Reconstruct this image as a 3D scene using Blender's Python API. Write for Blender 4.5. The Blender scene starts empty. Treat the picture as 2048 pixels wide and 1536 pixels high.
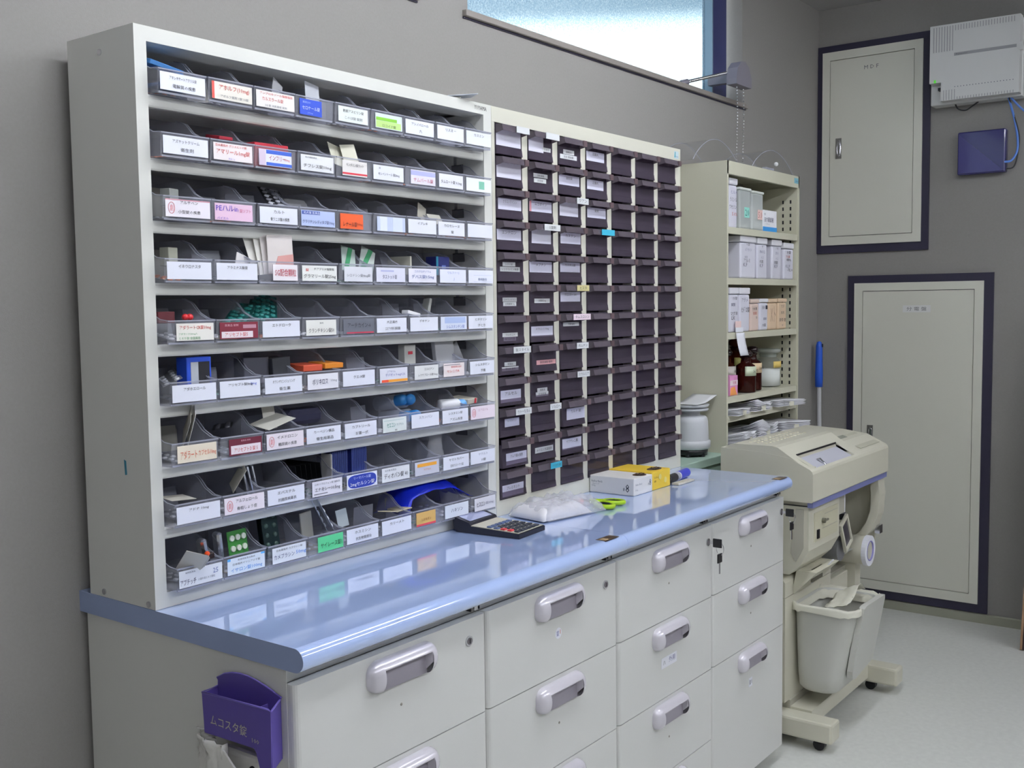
import bpy, bmesh, math, random
from mathutils import Vector, Matrix, noise
random.seed(7)
PI = math.pi
SC = bpy.context.scene
COL = SC.collection
# ------------------------------------------------------------------ camera
CAM = Vector((-1.0539, -1.7895, 1.3739))
F_PX = 2119.2
def cam_axes(yaw, pitch, roll):
    y, p, r = (math.radians(v) for v in (yaw, pitch, roll))
    fwd = Vector((-math.sin(y)*math.cos(p), math.cos(y)*math.cos(p), math.sin(p)))
    right = Vector((math.cos(y), math.sin(y), 0)); up = right.cross(fwd)
    return right*math.cos(r)+up*math.sin(r), up*math.cos(r)-right*math.sin(r), fwd
R_, U_, F_ = cam_axes(-53.1713, -4.28, -0.742)
cd = bpy.data.cameras.new('camera'); cam = bpy.data.objects.new('camera', cd); COL.objects.link(cam)
cd.sensor_width = 36; cd.lens = F_PX/2048*36; cd.clip_start = 0.05; cd.clip_end = 200
cam.matrix_world = Matrix(((R_.x, U_.x, -F_.x, CAM.x), (R_.y, U_.y, -F_.y, CAM.y), (R_.z, U_.z, -F_.z, CAM.z), (0, 0, 0, 1)))
SC.camera = cam
# ------------------------------------------------------------------ view, world
SC.view_settings.view_transform = 'Standard'; SC.view_settings.look = 'None'
SC.view_settings.gamma = 1; SC.view_settings.use_curve_mapping = False
SC.view_settings.exposure = 0.0
TUBE_POWER = 45.0
SKY_POWER = 5.0
try:
    SC.cycles.transparent_max_bounces = 40
    SC.cycles.max_bounces = 7
except Exception: pass
w = bpy.data.worlds.new('daylight'); SC.world = w; w.use_nodes = True
nt = w.node_tree; nt.nodes.clear()
tc = nt.nodes.new('ShaderNodeTexCoord'); sx = nt.nodes.new('ShaderNodeSeparateXYZ')
cr = nt.nodes.new('ShaderNodeValToRGB'); bg = nt.nodes.new('ShaderNodeBackground'); wo = nt.nodes.new('ShaderNodeOutputWorld')
nt.links.new(tc.outputs['Generated'], sx.inputs[0]); nt.links.new(sx.outputs[2], cr.inputs[0])
nt.links.new(cr.outputs[0], bg.inputs[0]); nt.links.new(bg.outputs[0], wo.inputs[0]); bg.inputs[1].default_value = SKY_POWER
el = cr.color_ramp.elements
el[0].position = 0.0; el[0].color = (.55, .6, .6, 1)
el[1].position = 1.0; el[1].color = (.10, .17, .30, 1)
for p, c in ((0.06, (.95, 1, 1, 1)), (0.236, (.9, 1, 1, 1)), (0.259, (.16, .22, .26, 1)), (0.29, (.10, .16, .22, 1)), (0.45, (.12, .18, .26, 1))):
    e = el.new(p); e.color = c

# ------------------------------------------------------------------ materials
def lin(c):
    if isinstance(c, str):
        c = tuple(int(c[i:i+2], 16)/255 for i in (0, 2, 4))
    return tuple(((v/12.92) if v <= .04045 else ((v+.055)/1.055)**2.4) for v in c) + (1,)
MATS = {}
def mat(name, col, rough=.5, metal=0, coat=0, noise_amt=0, noise_scale=40, bump=0, bump_scale=200, emit=0, spec=.5):
    if name in MATS: return MATS[name]
    m = bpy.data.materials.new(name); m.use_nodes = True; MATS[name] = m
    t = m.node_tree; b = t.nodes['Principled BSDF']; c = lin(col)
    b.inputs['Base Color'].default_value = c; b.inputs['Roughness'].default_value = rough
    b.inputs['Metallic'].default_value = metal; b.inputs['Coat Weight'].default_value = coat
    b.inputs['Coat Roughness'].default_value = .05; b.inputs['Specular IOR Level'].default_value = spec
    if emit:
        b.inputs['Emission Color'].default_value = c; b.inputs['Emission Strength'].default_value = emit
    if noise_amt or bump:
        tcn = t.nodes.new('ShaderNodeTexCoord')
    if noise_amt:
        n = t.nodes.new('ShaderNodeTexNoise'); n.inputs['Scale'].default_value = noise_scale; n.inputs['Detail'].default_value = 4
        mx = t.nodes.new('ShaderNodeMix'); mx.data_type = 'RGBA'
        mx.inputs[6].default_value = tuple(v*(1-noise_amt) for v in c[:3])+(1,); mx.inputs[7].default_value = tuple(min(1, v*(1+noise_amt)) for v in c[:3])+(1,)
        t.links.new(tcn.outputs['Object'], n.inputs['Vector']); t.links.new(n.outputs['Fac'], mx.inputs[0]); t.links.new(mx.outputs[2], b.inputs['Base Color'])
    if bump:
        n2 = t.nodes.new('ShaderNodeTexNoise'); n2.inputs['Scale'].default_value = bump_scale
        bp = t.nodes.new('ShaderNodeBump'); bp.inputs['Strength'].default_value = bump; bp.inputs['Distance'].default_value = .001
        t.links.new(tcn.outputs['Object'], n2.inputs['Vector']); t.links.new(n2.outputs['Fac'], bp.inputs['Height']); t.links.new(bp.outputs[0], b.inputs['Normal'])
    return m
def clear_mat(name, tint, alpha, rough=.08, surf='FFFFFF', bump=0, bump_scale=60):
    """thin clear or tinted plastic: tinted transparency mixed with a glossy surface"""
    if name in MATS: return MATS[name]
    m = bpy.data.materials.new(name); m.use_nodes = True; MATS[name] = m
    t = m.node_tree; b = t.nodes['Principled BSDF']; out = t.nodes['Material Output']
    b.inputs['Base Color'].default_value = lin(surf); b.inputs['Roughness'].default_value = rough
    tr = t.nodes.new('ShaderNodeBsdfTransparent'); tr.inputs[0].default_value = lin(tint)
    mx = t.nodes.new('ShaderNodeMixShader'); mx.inputs[0].default_value = alpha
    t.links.new(tr.outputs[0], mx.inputs[1]); t.links.new(b.outputs[0], mx.inputs[2]); t.links.new(mx.outputs[0], out.inputs[0])
    if bump:
        tcn = t.nodes.new('ShaderNodeTexCoord'); n2 = t.nodes.new('ShaderNodeTexNoise'); n2.inputs['Scale'].default_value = bump_scale
        bp = t.nodes.new('ShaderNodeBump'); bp.inputs['Strength'].default_value = bump; bp.inputs['Distance'].default_value = .004
        t.links.new(tcn.outputs['Object'], n2.inputs['Vector']); t.links.new(n2.outputs['Fac'], bp.inputs['Height']); t.links.new(bp.outputs[0], b.inputs['Normal'])
    return m
WALL = mat('woven_wallpaper', '8E8B88', .85, noise_amt=.07, noise_scale=160, bump=.35, bump_scale=420)
# weave: stretch a second fine noise vertically
CEILM = mat('ceiling_board', 'A5A3A2', .9, noise_amt=.04, noise_scale=60)
FLOORM = mat('vinyl_floor', 'DADBD6', .42, noise_amt=.10, noise_scale=55)
WHITE = mat('warm_white_steel', 'D6D6D0', .38, noise_amt=.012, noise_scale=8)
CREAM = mat('cream_steel', 'D6D4BC', .42, noise_amt=.015, noise_scale=8)
SHELFW = mat('shelf_white_enamel', 'D8D8D2', .4)
DRAWW = mat('drawer_white_enamel', 'D6D6D3', .28, noise_amt=.01, noise_scale=5)
BLUE = mat('pale_blue_laminate', 'BAD0FF', .05, coat=1.0, spec=.8)
BLUE.node_tree.nodes['Principled BSDF'].inputs['Coat IOR'].default_value = 1.75
BLUEEND = mat('blue_end_shade', '94A3C6', .35)  # darker copy of the blue, shade of the worktop's left end put into colour
GREEN = mat('pale_green_steel', 'A9C2B4', .4)
SILVER = mat('satin_silver_plastic', 'D6D2DA', .22, metal=.12, coat=.3)
POCKET = mat('grey_handle_recess', '9D98A2', .5)
CHROME = mat('chrome', 'D8D8DC', .15, metal=1)
BLACK = mat('black_plastic', '17171C', .35)
DARK = mat('dark_gap', '1C1A20', .8)
NAVY = mat('navy_frame', '2E2B40', .5)
PANEL = mat('panel_cream_steel', 'DAD9CD', .45)
PAPER = mat('white_paper', 'E9EAF2', .8)
PAPER2 = mat('cream_paper', 'DEDCCB', .85)
INK = mat('black_ink', '1E1E26', .8)
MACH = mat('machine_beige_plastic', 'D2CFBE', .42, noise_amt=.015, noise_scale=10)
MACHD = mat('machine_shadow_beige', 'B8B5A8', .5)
GREYBIN = mat('grey_bin_plastic', 'C9C9C2', .35)
PURPLE = mat('violet_plastic', '5A4B9E', .35)
CLEAR = clear_mat('clear_styrene', 'F8F8FA', .12, .06, 'F0F2FA')
RIM = clear_mat('clear_styrene_rim', 'E6E7EE', .42, .08, 'D5D7E2')
SMOKE = clear_mat('smoked_styrene', 'D2CAD6', .48, .07, '615867')
PULLM = clear_mat('smoked_styrene_pull', 'B8AEB8', .50, .08, '7C737D')
FILM = clear_mat('crinkled_clear_film', 'F8F8FA', .20, .08, 'FFFFFF', bump=1.0, bump_scale=70)
def colm(hexc, rough=.55, metal=0): return mat('colour_'+hexc.lower()+('_m' if metal else ''), hexc, rough, metal)
FOIL = mat('blister_foil', 'A9ABB2', .28, metal=.8)

# ------------------------------------------------------------------ mesh builder
class MB:
    def __init__(s): s.v = []; s.f = []; s.m = []; s.mats = []; s.sm = []
    def mi(s, m):
        if m not in s.mats: s.mats.append(m)
        return s.mats.index(m)
    def add(s, vs, fs, m, smooth=False, M=None):
        o = len(s.v); k = s.mi(m)
        s.v += [tuple(M @ Vector(v)) if M else tuple(v) for v in vs]
        s.f += [tuple(i+o for i in f) for f in fs]; s.m += [k]*len(fs); s.sm += [smooth]*len(fs)
        return s
    def box(s, x0, x1, y0, y1, z0, z1, m, M=None):
        if x0 > x1: x0, x1 = x1, x0
        if y0 > y1: y0, y1 = y1, y0
        if z0 > z1: z0, z1 = z1, z0
        v = [(x0,y0,z0),(x1,y0,z0),(x1,y1,z0),(x0,y1,z0),(x0,y0,z1),(x1,y0,z1),(x1,y1,z1),(x0,y1,z1)]
        return s.add(v, [(0,3,2,1),(4,5,6,7),(0,1,5,4),(1,2,6,5),(2,3,7,6),(3,0,4,7)], m, M=M)
    def rbox(s, x0, x1, y0, y1, z0, z1, m, b=.003, seg=2, M=None):
        bm = bmesh.new(); bmesh.ops.create_cube(bm, size=1)
        bmesh.ops.scale(bm, vec=(x1-x0, y1-y0, z1-z0), verts=bm.verts)
        bmesh.ops.translate(bm, vec=((x0+x1)/2, (y0+y1)/2, (z0+z1)/2), verts=bm.verts)
        bmesh.ops.bevel(bm, geom=bm.edges[:], offset=b, segments=seg, profile=.5, affect='EDGES')
        bm.verts.index_update()
        s.add([v.co[:] for v in bm.verts], [tuple(v.index for v in f.verts) for f in bm.faces], m, False, M); bm.free(); return s
    def prism(s, poly, axis, a, b, m, smooth=False, M=None):
        """poly = 2D outline (ccw); axis = extrusion axis; poly coords are the two other axes in order xyz"""
        n = len(poly)
        def P(p, t): return {'x': (t, p[0], p[1]), 'y': (p[0], t, p[1]), 'z': (p[0], p[1], t)}[axis]
        vs = [P(p, a) for p in poly]+[P(p, b) for p in poly]
        fs = [tuple(range(n))[::-1], tuple(range(n, 2*n))]
        s.add(vs, fs, m, False, M)
        return s.add(vs, [(i, (i+1) % n, n+(i+1) % n, n+i) for i in range(n)], m, smooth, M)
    def cyl(s, p0, p1, r0, m, r1=None, n=16, smooth=True, caps=True):
        p0 = Vector(p0); p1 = Vector(p1); r1 = r0 if r1 is None else r1
        d = (p1-p0).normalized(); a = d.orthogonal().normalized(); b = d.cross(a)
        ring = lambda p, r: [tuple(p+(a*math.cos(2*PI*i/n)+b*math.sin(2*PI*i/n))*r) for i in range(n)]
        vs = ring(p0, r0)+ring(p1, r1)
        s.add(vs, [(i, (i+1) % n, n+(i+1) % n, n+i) for i in range(n)], m, smooth)
        if caps: s.add(vs, [tuple(range(n))[::-1], tuple(range(n, 2*n))], m)
        return s
    def lathe(s, prof, m, c=(0,0,0), n=24, smooth=True, sx=1, sy=1):
        vs = []; k = len(prof)
        for i in range(n):
            a = 2*PI*i/n
            vs += [(c[0]+r*math.cos(a)*sx, c[1]+r*math.sin(a)*sy, c[2]+z) for r, z in prof]
        fs = [(i*k+j, ((i+1) % n)*k+j, ((i+1) % n)*k+j+1, i*k+j+1) for i in range(n) for j in range(k-1)]
        s.add(vs, fs, m, smooth)
        for j in (0, k-1):
            if prof[j][0] > 1e-5: s.add([vs[i*k+j] for i in range(n)], [tuple(range(n))], m)
        return s
    def tube(s, pts, r, m, n=8, closed=False):
        P = [Vector(p) for p in pts]; L = len(P); rings = []
        for i, p in enumerate(P):
            d = (P[(i+1) % L]-P[i-1]) if closed else (P[min(i+1, L-1)]-P[max(i-1, 0)])
            d.normalize()
            if i == 0: a = d.orthogonal().normalized()
            else: a = (a-d*a.dot(d)).normalized()
            b = d.cross(a)
            rings += [tuple(p+(a*math.cos(2*PI*j/n)+b*math.sin(2*PI*j/n))*r) for j in range(n)]
        fs = [(i*n+j, i*n+(j+1) % n, ((i+1) % L)*n+(j+1) % n, ((i+1) % L)*n+j) for i in range(L if closed else L-1) for j in range(n)]
        s.add(rings, fs, m, True)
        if not closed: s.add(rings, [tuple(range(n))[::-1], tuple(range((L-1)*n, L*n))], m)
        return s
    def grid(s, fn, nu, nv, m, th=.0006, smooth=True):
        """sheet given by fn(u,v)->xyz, with a real thickness"""
        P = [[Vector(fn(i/nu, j/nv)) for j in range(nv+1)] for i in range(nu+1)]
        A = []; B = []
        for i in range(nu+1):
            for j in range(nv+1):
                du = P[min(i+1, nu)][j]-P[max(i-1, 0)][j]; dv = P[i][min(j+1, nv)]-P[i][max(j-1, 0)]
                n = du.cross(dv); n = n.normalized() if n.length > 1e-12 else Vector((0, 0, 1))
                A.append(tuple(P[i][j]+n*th/2)); B.append(tuple(P[i][j]-n*th/2))
        k = nv+1; o = len(A); ix = lambda i, j: i*k+j
        fs = []
        for i in range(nu):
            for j in range(nv):
                q = (ix(i, j), ix(i+1, j), ix(i+1, j+1), ix(i, j+1)); fs.append(q); fs.append(tuple(o+t for t in q[::-1]))
        for i in range(nu):
            fs.append((ix(i+1, 0), ix(i, 0), o+ix(i, 0), o+ix(i+1, 0))); fs.append((ix(i, nv), ix(i+1, nv), o+ix(i+1, nv), o+ix(i, nv)))
        for j in range(nv):
            fs.append((ix(0, j), ix(0, j+1), o+ix(0, j+1), o+ix(0, j))); fs.append((ix(nu, j+1), ix(nu, j), o+ix(nu, j), o+ix(nu, j+1)))
        return s.add(A+B, fs, m, smooth)
    def sphere(s, c, r, m, n=12, k=8, sx=1, sy=1, sz=1, half=False):
        top = [(max(1e-6, r*math.sin(PI*j/k)), -r*math.cos(PI*j/k)*sz) for j in range(k//2 if half else 0, k+1)]
        return s.lathe(top, m, c, n, True, sx, sy)
    def mesh(s, name):
        me = bpy.data.meshes.new(name); me.from_pydata(s.v, [], s.f)
        for mm in s.mats: me.materials.append(mm)
        me.polygons.foreach_set('material_index', s.m); me.polygons.foreach_set('use_smooth', s.sm)
        me.update(); return me
    def obj(s, name, parent=None, loc=None):
        o = bpy.data.objects.new(name, s.mesh(name)); COL.objects.link(o)
        if parent: o.parent = parent
        if loc: o.location = loc
        return o
def tag(o, label=None, cat=None, group=None, kind=None):
    if label: o['label'] = label
    if cat: o['category'] = cat
    if group: o['group'] = group
    if kind: o['kind'] = kind
    return o
def thing(name, label, cat, loc=(0,0,0), group=None, rot=None):
    o = bpy.data.objects.new(name, None); COL.objects.link(o); o.location = loc; o.empty_display_size = .05
    if rot: o.rotation_euler = rot
    return tag(o, label, cat, group)
def inst(name, me, parent=None, loc=(0,0,0), rot=None, mats=None):
    o = bpy.data.objects.new(name, me); COL.objects.link(o); o.location = loc
    if rot: o.rotation_euler = rot
    if parent: o.parent = parent
    if mats:
        for i, mm in enumerate(mats): o.material_slots[i].link = 'OBJECT'; o.material_slots[i].material = mm
    return o
def struct(name, mb): return tag(mb.obj(name), kind='structure')

# ------------------------------------------------------------------ lettering
TX = {}
def glyphs(txt):
    if txt in TX: return TX[txt]
    c = bpy.data.curves.new('t', 'FONT'); c.body = txt; c.size = 1; c.resolution_u = 1; c.fill_mode = 'FRONT'
    o = bpy.data.objects.new('t', c); COL.objects.link(o)
    me = bpy.data.meshes.new_from_object(o.evaluated_get(bpy.context.evaluated_depsgraph_get()))
    vs = [v.co[:] for v in me.vertices]; fs = [tuple(p.vertices) for p in me.polygons]
    bpy.data.objects.remove(o); bpy.data.curves.remove(c); bpy.data.meshes.remove(me)
    if vs:
        x0 = min(v[0] for v in vs); x1 = max(v[0] for v in vs); y0 = min(v[1] for v in vs); y1 = max(v[1] for v in vs)
    else: x0 = x1 = y0 = y1 = 0
    TX[txt] = (vs, fs, x0, x1, y0, y1); return TX[txt]
def text(mb, txt, cx, cz, width, height, y, m, face='-y'):
    """lettering fitted in width x height, centred; face -y (x right, z up) or -x (y left->right toward -y) or +z"""
    vs, fs, x0, x1, y0, y1 = glyphs(txt)
    if not vs: return
    sx = width/(x1-x0+1e-9); sz = height/(y1-y0+1e-9)
    if sx > sz*1.3: sx = sz*1.3
    mx, my = (x0+x1)/2, (y0+y1)/2
    if face == '-y': V = [(cx+(v[0]-mx)*sx, y, cz+(v[1]-my)*sz) for v in vs]
    elif face == '-x': V = [(y, cx-(v[0]-mx)*sx, cz+(v[1]-my)*sz) for v in vs]
    else: V = [(cx+(v[0]-mx)*sx, cz+(v[1]-my)*sz, y) for v in vs]
    mb.add(V, fs, m)
ORD = ['zeroth', 'first', 'second', 'third', 'fourth', 'fifth', 'sixth', 'seventh', 'eighth', 'ninth', 'tenth', 'eleventh', 'twelfth']

# ================================================================== ROOM
RX, CZ = 3.665, 2.664
W1 = (1.162, 2.857); W2 = (-.75, .945); WB, WT = 2.142, 2.60
mb = MB()
for x0, x1 in ((-3.0, W2[0]), (W2[1], W1[0]), (W1[1], RX+.12)): mb.box(x0, x1, 0, .12, 0, CZ, WALL)
for x0, x1 in (W1, W2): mb.box(x0, x1, 0, .12, 0, WB, WALL); mb.box(x0, x1, 0, .12, WT, CZ, WALL)
struct('wall_back', mb)
struct('wall_right', MB().box(RX, RX+.12, -4.3, 0, 0, CZ, WALL))
struct('wall_left', MB().box(-3.12, -3.0, -4.3, .12, 0, CZ, WALL))
struct('wall_front', MB().box(-3.12, RX+.12, -4.42, -4.3, 0, CZ, WALL))
struct('floor', MB().box(-3.12, RX+.12, -4.42, .12, -.08, 0, FLOORM))
struct('ceiling', MB().box(-3.12, RX+.12, -4.42, .12, CZ, CZ+.08, CEILM))
BB = mat('grey_green_baseboard', '9B9C8C', .55)
struct('baseboard_right', MB().prism([(RX-.008, 0), (RX, 0), (RX, .04), (RX-.004, .04), (RX-.008, .035)], 'y', -4.3, -.008, BB))
struct('baseboard_back', MB().prism([(0, .04), (-.004, .04), (-.008, .035), (-.008, 0), (0, 0)], 'x', -3.0, RX, BB))
# windows
def window(n, x0, x1):
    fr = mat('window_frame_blue_black', '343968', .35); alu = mat('window_bead_pale', '7E96A8', .3)
    o = struct('window_%d' % n, MB().box(x1-.172, x1-.047, .045, .085, WB, WT, fr).box(x0, x0+.05, .045, .085, WB, WT, fr).box(x0+.05, x1-.165, .045, .085, WT-.05, WT, fr).box(x0+.05, x1-.165, .045, .085, WB, WB+.006, fr)
               .box(x1-.18, x1-.172, .04, .08, WB, WT, alu))
    g = bpy.data.materials.get('frosted_glass')
    if not g:
        g = clear_mat('frosted_glass', 'FFFFFF', .30, .16, 'B8C6CC', bump=.6, bump_scale=260)
        t = g.node_tree; tr = [q for q in t.nodes if q.type == 'BSDF_TRANSPARENT'][0]
        tcn = t.nodes.new('ShaderNodeTexCoord'); nz = t.nodes.new('ShaderNodeTexNoise'); nz.inputs['Scale'].default_value = 210; nz.inputs['Detail'].default_value = 2
        cr2 = t.nodes.new('ShaderNodeValToRGB'); cr2.color_ramp.elements[0].position = .35; cr2.color_ramp.elements[0].color = (.55, .68, .76, 1)
        cr2.color_ramp.elements[1].position = .65; cr2.color_ramp.elements[1].color = (1, 1, 1, 1)
        t.links.new(tcn.outputs['Object'], nz.inputs['Vector']); t.links.new(nz.outputs['Fac'], cr2.inputs[0]); t.links.new(cr2.outputs[0], tr.inputs[0])
    MB().box(x0+.05, x1-.18, .07, .076, WB+.006, WT-.05, g).obj('glass_pane', o)
    MB().box(x0, x1, .085, .12, WB, WB+.002, WALL).obj('outer_reveal', o)
window(1, *W1); window(2, *W2)
SILL = mat('grey_sill_wood', '8A837E', .5)
def sill(n, x0, x1):
    o = struct('trim_%d' % n, MB().rbox(x0, x1, -.014, .045, 2.1262, 2.143, SILL, .0015, 1))
    MB().box(x0, x1, -.004, 0, 2.1215, 2.1262, NAVY).obj('shadow_gap_strip', o)
sill(1, 1.141, 2.884); sill(2, -.77, .962)
# ceiling fluorescent fittings
TUBE = mat('fluorescent_tube_light', 'F4F8FF', .5, emit=TUBE_POWER)
CASE = mat('light_fitting_white', 'E4E4E4', .5)
def fitting(i, x, y, where):
    t = thing('ceiling_light', 'twin tube fluorescent ceiling fitting '+where, 'ceiling light', (x, y, CZ), 'twin tube ceiling lights')
    MB().prism([(-.10, 0), (-.07, -.035), (.07, -.035), (.10, 0)], 'x', -.63, .63, CASE).obj('housing', t)
    for dy in (-.055, .055):
        MB().cyl((-.6, dy, -.052), (.6, dy, -.052), .0155, TUBE, n=12).obj('tube', t)
        MB().box(-.62, -.6, dy-.012, dy+.012, -.07, -.03, CASE).box(.6, .62, dy-.012, dy+.012, -.07, -.03, CASE).obj('lamp_holder', t)
for i, (x, y, wh) in enumerate(((.05, -1.15, 'above the left end of the counter'), (1.55, -1.15, 'above the right end of the counter'),
                                (.05, -3.0, 'behind the viewpoint on the left'), (1.55, -3.0, 'behind the viewpoint, in the middle'), (3.0, -3.0, 'in the far right front corner'), (-1.5, -2.6, 'added near the left wall as fill, behind the viewpoint'))):  # the leftmost fitting is added to brighten left-facing sides and the left wall
    fitting(i, x, y, wh)
# ------------------------------------------------------------------ access panels on the right wall
def access_panel(label, yl, yr, zb, zt, iyl, iyr, izb, izt, dyl, dyr, dzb, dzt, hy, hz, txt, tw, plate):
    t = thing('wall_access_panel', label, 'access panel', (RX, (yl+yr)/2, zb))
    cx, cy, cz = t.location
    def B(mb, x0, x1, y0, y1, z0, z1, m): mb.box(x0-cx, x1-cx, y0-cy, y1-cy, z0-cz, z1-cz, m)
    a = MB(); X0, X1 = RX-.012, RX
    B(a, X0, X1, iyl, yl, zb, zt, NAVY); B(a, X0, X1, yr, iyr, zb, zt, NAVY); B(a, X0, X1, iyr, iyl, izt, zt, NAVY); B(a, X0, X1, iyr, iyl, zb, izb, NAVY); a.obj('dark_surround', t)
    a = MB(); X0 = RX-.02
    B(a, X0, X1, dyl+.001, iyl, izb, izt, PANEL); B(a, X0, X1, iyr, dyr-.001, izb, izt, PANEL); B(a, X0, X1, dyr-.001, dyl+.001, dzt+.001, izt, PANEL); B(a, X0, X1, dyr-.001, dyl+.001, izb, dzb-.001, PANEL); a.obj('frame', t)
    a = MB(); B(a, RX-.006, X1, dyr-.001, dyl+.001, dzb-.001, dzt+.001, DARK); a.obj('gap', t)
    d = MB(); B(d, RX-.018, RX-.006, dyr+.0015, dyl-.0015, dzb+.0015, dzt-.0015, PANEL); d = d.obj('door', t)
    h = MB(); B(h, RX-.0205, RX-.018, hy-.013, hy+.013, hz-.045, hz+.045, mat('handle_plate_steel', '8C8A86', .35, .6))
    h.tube([(RX-.021-cx, hy-.002-cy+.008*math.sin(a), hz-cz+.034*math.cos(a)) for a in [2*PI*i/16 for i in range(16)]], .0022, CHROME, closed=True)
    h.box(RX-.026-cx, RX-.0205-cx, hy-cy-.008, hy-cy-.002, hz-cz-.03, hz-cz+.028, CHROME)
    h.obj('handle', d)
    l = MB(); ly = (dyl+dyr)/2
    if plate: B(l, RX-.0192, RX-.018, ly-.058, ly+.058, 1.319, 1.349, mat('label_plate_white', 'E2E2E0', .5)); text(l, txt, ly-cy, 1.334-cz, .085, .017, RX-.0195-cx, mat('grey_ink', '6A6A6E', .8), '-x')
    else: text(l, txt, ly-cy, 2.386-cz, .062, .016, RX-.0185-cx, mat('grey_ink', '6A6A6E', .8), '-x')
    l.obj('lettering', d)
access_panel('small upper cream metal wall panel in navy surround, high in the corner', -.001, -.489, 1.586, 2.501, -.025, -.459, 1.6215, 2.4715, -.0595, -.4235, 1.6595, 2.434, -.10, 2.047, 'M D F', .06, False)
access_panel('large lower cream metal wall panel in navy surround, behind the beige machine', -.147, -.754, .044, 1.482, -.178, -.717, .0825, 1.4485, -.2155, -.681, .1235, 1.413, -.2545, .775, '分 電 盤', .1, True)
# ------------------------------------------------------------------ telephone exchange box, router box
t = thing('wall_telephone_exchange', 'white ribbed telephone exchange box high on the right wall', 'wall unit', (RX, -.69, 2.18))
PBX = mat('pbx_white_plastic', 'D3D3D2', .5); PBXG = mat('pbx_grey_groove', '9A9A9E', .6)
a = MB(); yl, yr = .175, -.166
a.prism([(yl, .308), (yl, .078), (yl-.045, .078), (yl-.045, .003), (yr, .003), (yr, .305)], 'x', -.122, -.075, PBX); a.obj('cover', t)
MB().rbox(-.075, 0, yr-.004, .182, -.005, .30, PBX, .004).obj('base', t)
a = MB()
for i in range(8):
    y = yl-.015-i*.0105; a.box(-.1228, -.122, y-.0014, y+.0014, .20-(.0 if i else 0), .300, PBXG)
for i in range(8, 30):
    y = yl-.015-i*.0105; a.box(-.1228, -.122, y-.0012, y+.0012, .279, .3, PBXG)
for i in range(4, 30):
    y = yl-.015-i*.0105; a.box(-.1228, -.122, y-.0012, y+.0012, .004, .014 if i > 8 else .045, PBXG)
a.box(-.1226, -.122, yr+.012, yl-.095, .178, .19, PBXG)
a.obj('vent_slots', t)
a = MB()
for i in range(20): a.box(-.1228, -.122, yl-.10-i*.0115-.0016, yl-.10-i*.0115+.0016, .053, .056, colm('5B5E70'))
a.obj('indicator_dots', t)
a = MB(); text(a, 'Panasonic', yl-.125, .184, .045, .006, -.1230, colm('55555C'), '-x'); a.obj('lettering', t)
MB().box(-.124, -.118, yl-.026, yl-.018, .078, .090, mat('green_lamp', '57C23A', .4, emit=.6)).obj('status_lamp', t)
MB().box(-.1, -.074, yl-.045, yl-.028, .05, .062, BLACK).obj('switch', t)
MB().box(-.13, -.11, yr-.012, yr+.002, .165, .195, PBX).obj('side_latch', t)
def smooth(pts, n=6):
    P = [Vector(p) for p in pts]; out = []
    for i in range(len(P)-1):
        p0 = P[max(i-1, 0)]; p1 = P[i]; p2 = P[i+1]; p3 = P[min(i+2, len(P)-1)]
        for k in range(n):
            s = k/n; out.append(.5*((2*p1)+(-p0+p2)*s+(2*p0-5*p1+4*p2-p3)*s*s+(-p0+3*p1-3*p2+p3)*s**3))
    return out+[P[-1]]
tag(MB().tube(smooth([(RX-.05, -.60, 2.176), (RX-.05, -.612, 2.155), (RX-.05, -.64, 2.147), (RX-.05, -.665, 2.16), (RX-.05, -.69, 2.176)]), .003, BLACK).obj('black_cable'), 'short black cable looping under the white exchange box', 'cable')
BC = mat('blue_lan_cable', '5B86D8', .45)
tag(MB().tube(smooth([(RX-.06, -.805, 2.178), (RX-.045, -.812, 2.145), (RX-.02, -.822, 2.09), (RX-.015, -.833, 2.02), (RX-.015, -.832, 1.965), (RX-.03, -.815, 1.93), (RX-.04, -.795, 1.925), (RX-.04, -.792, 1.925)]), .0045, BC).obj('blue_cable'), 'blue network cable running down to the navy wall box', 'cable')
tag(MB().tube(smooth([(RX-.055, -.812, 2.178), (RX-.03, -.85, 2.13), (RX-.02, -.90, 2.09), (RX-.02, -.99, 2.06)]), .004, BC).obj('blue_cable'), 'blue network cable slanting away right under the exchange box', 'cable')
tag(MB().tube(smooth([(RX-.065, -.808, 2.176), (RX-.03, -.818, 2.12), (RX-.012, -.838, 2.03), (RX-.012, -.834, 1.955), (RX-.02, -.822, 1.905), (RX-.035, -.797, 1.898)]), .003, BLACK).obj('black_cable'), 'black cable beside the blue one entering the navy wall box', 'cable')
t = thing('network_box', 'square glossy navy plastic box on the right wall', 'wall unit', (RX, -.70, 1.885))
NB = mat('navy_gloss_plastic', '2F2B66', .25, coat=.3)
a = MB(); a.rbox(-.045, 0, -.095, .09, .0, .175, NB, .006, 2); a.obj('case', t)
a = MB(); a.prism([(-.09, .006), (.085, .006), (.085, .165)], 'x', -.0475, -.045, mat('navy_gloss_plate', '352F72', .3, coat=.3)); a.obj('front_plate', t)
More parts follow.
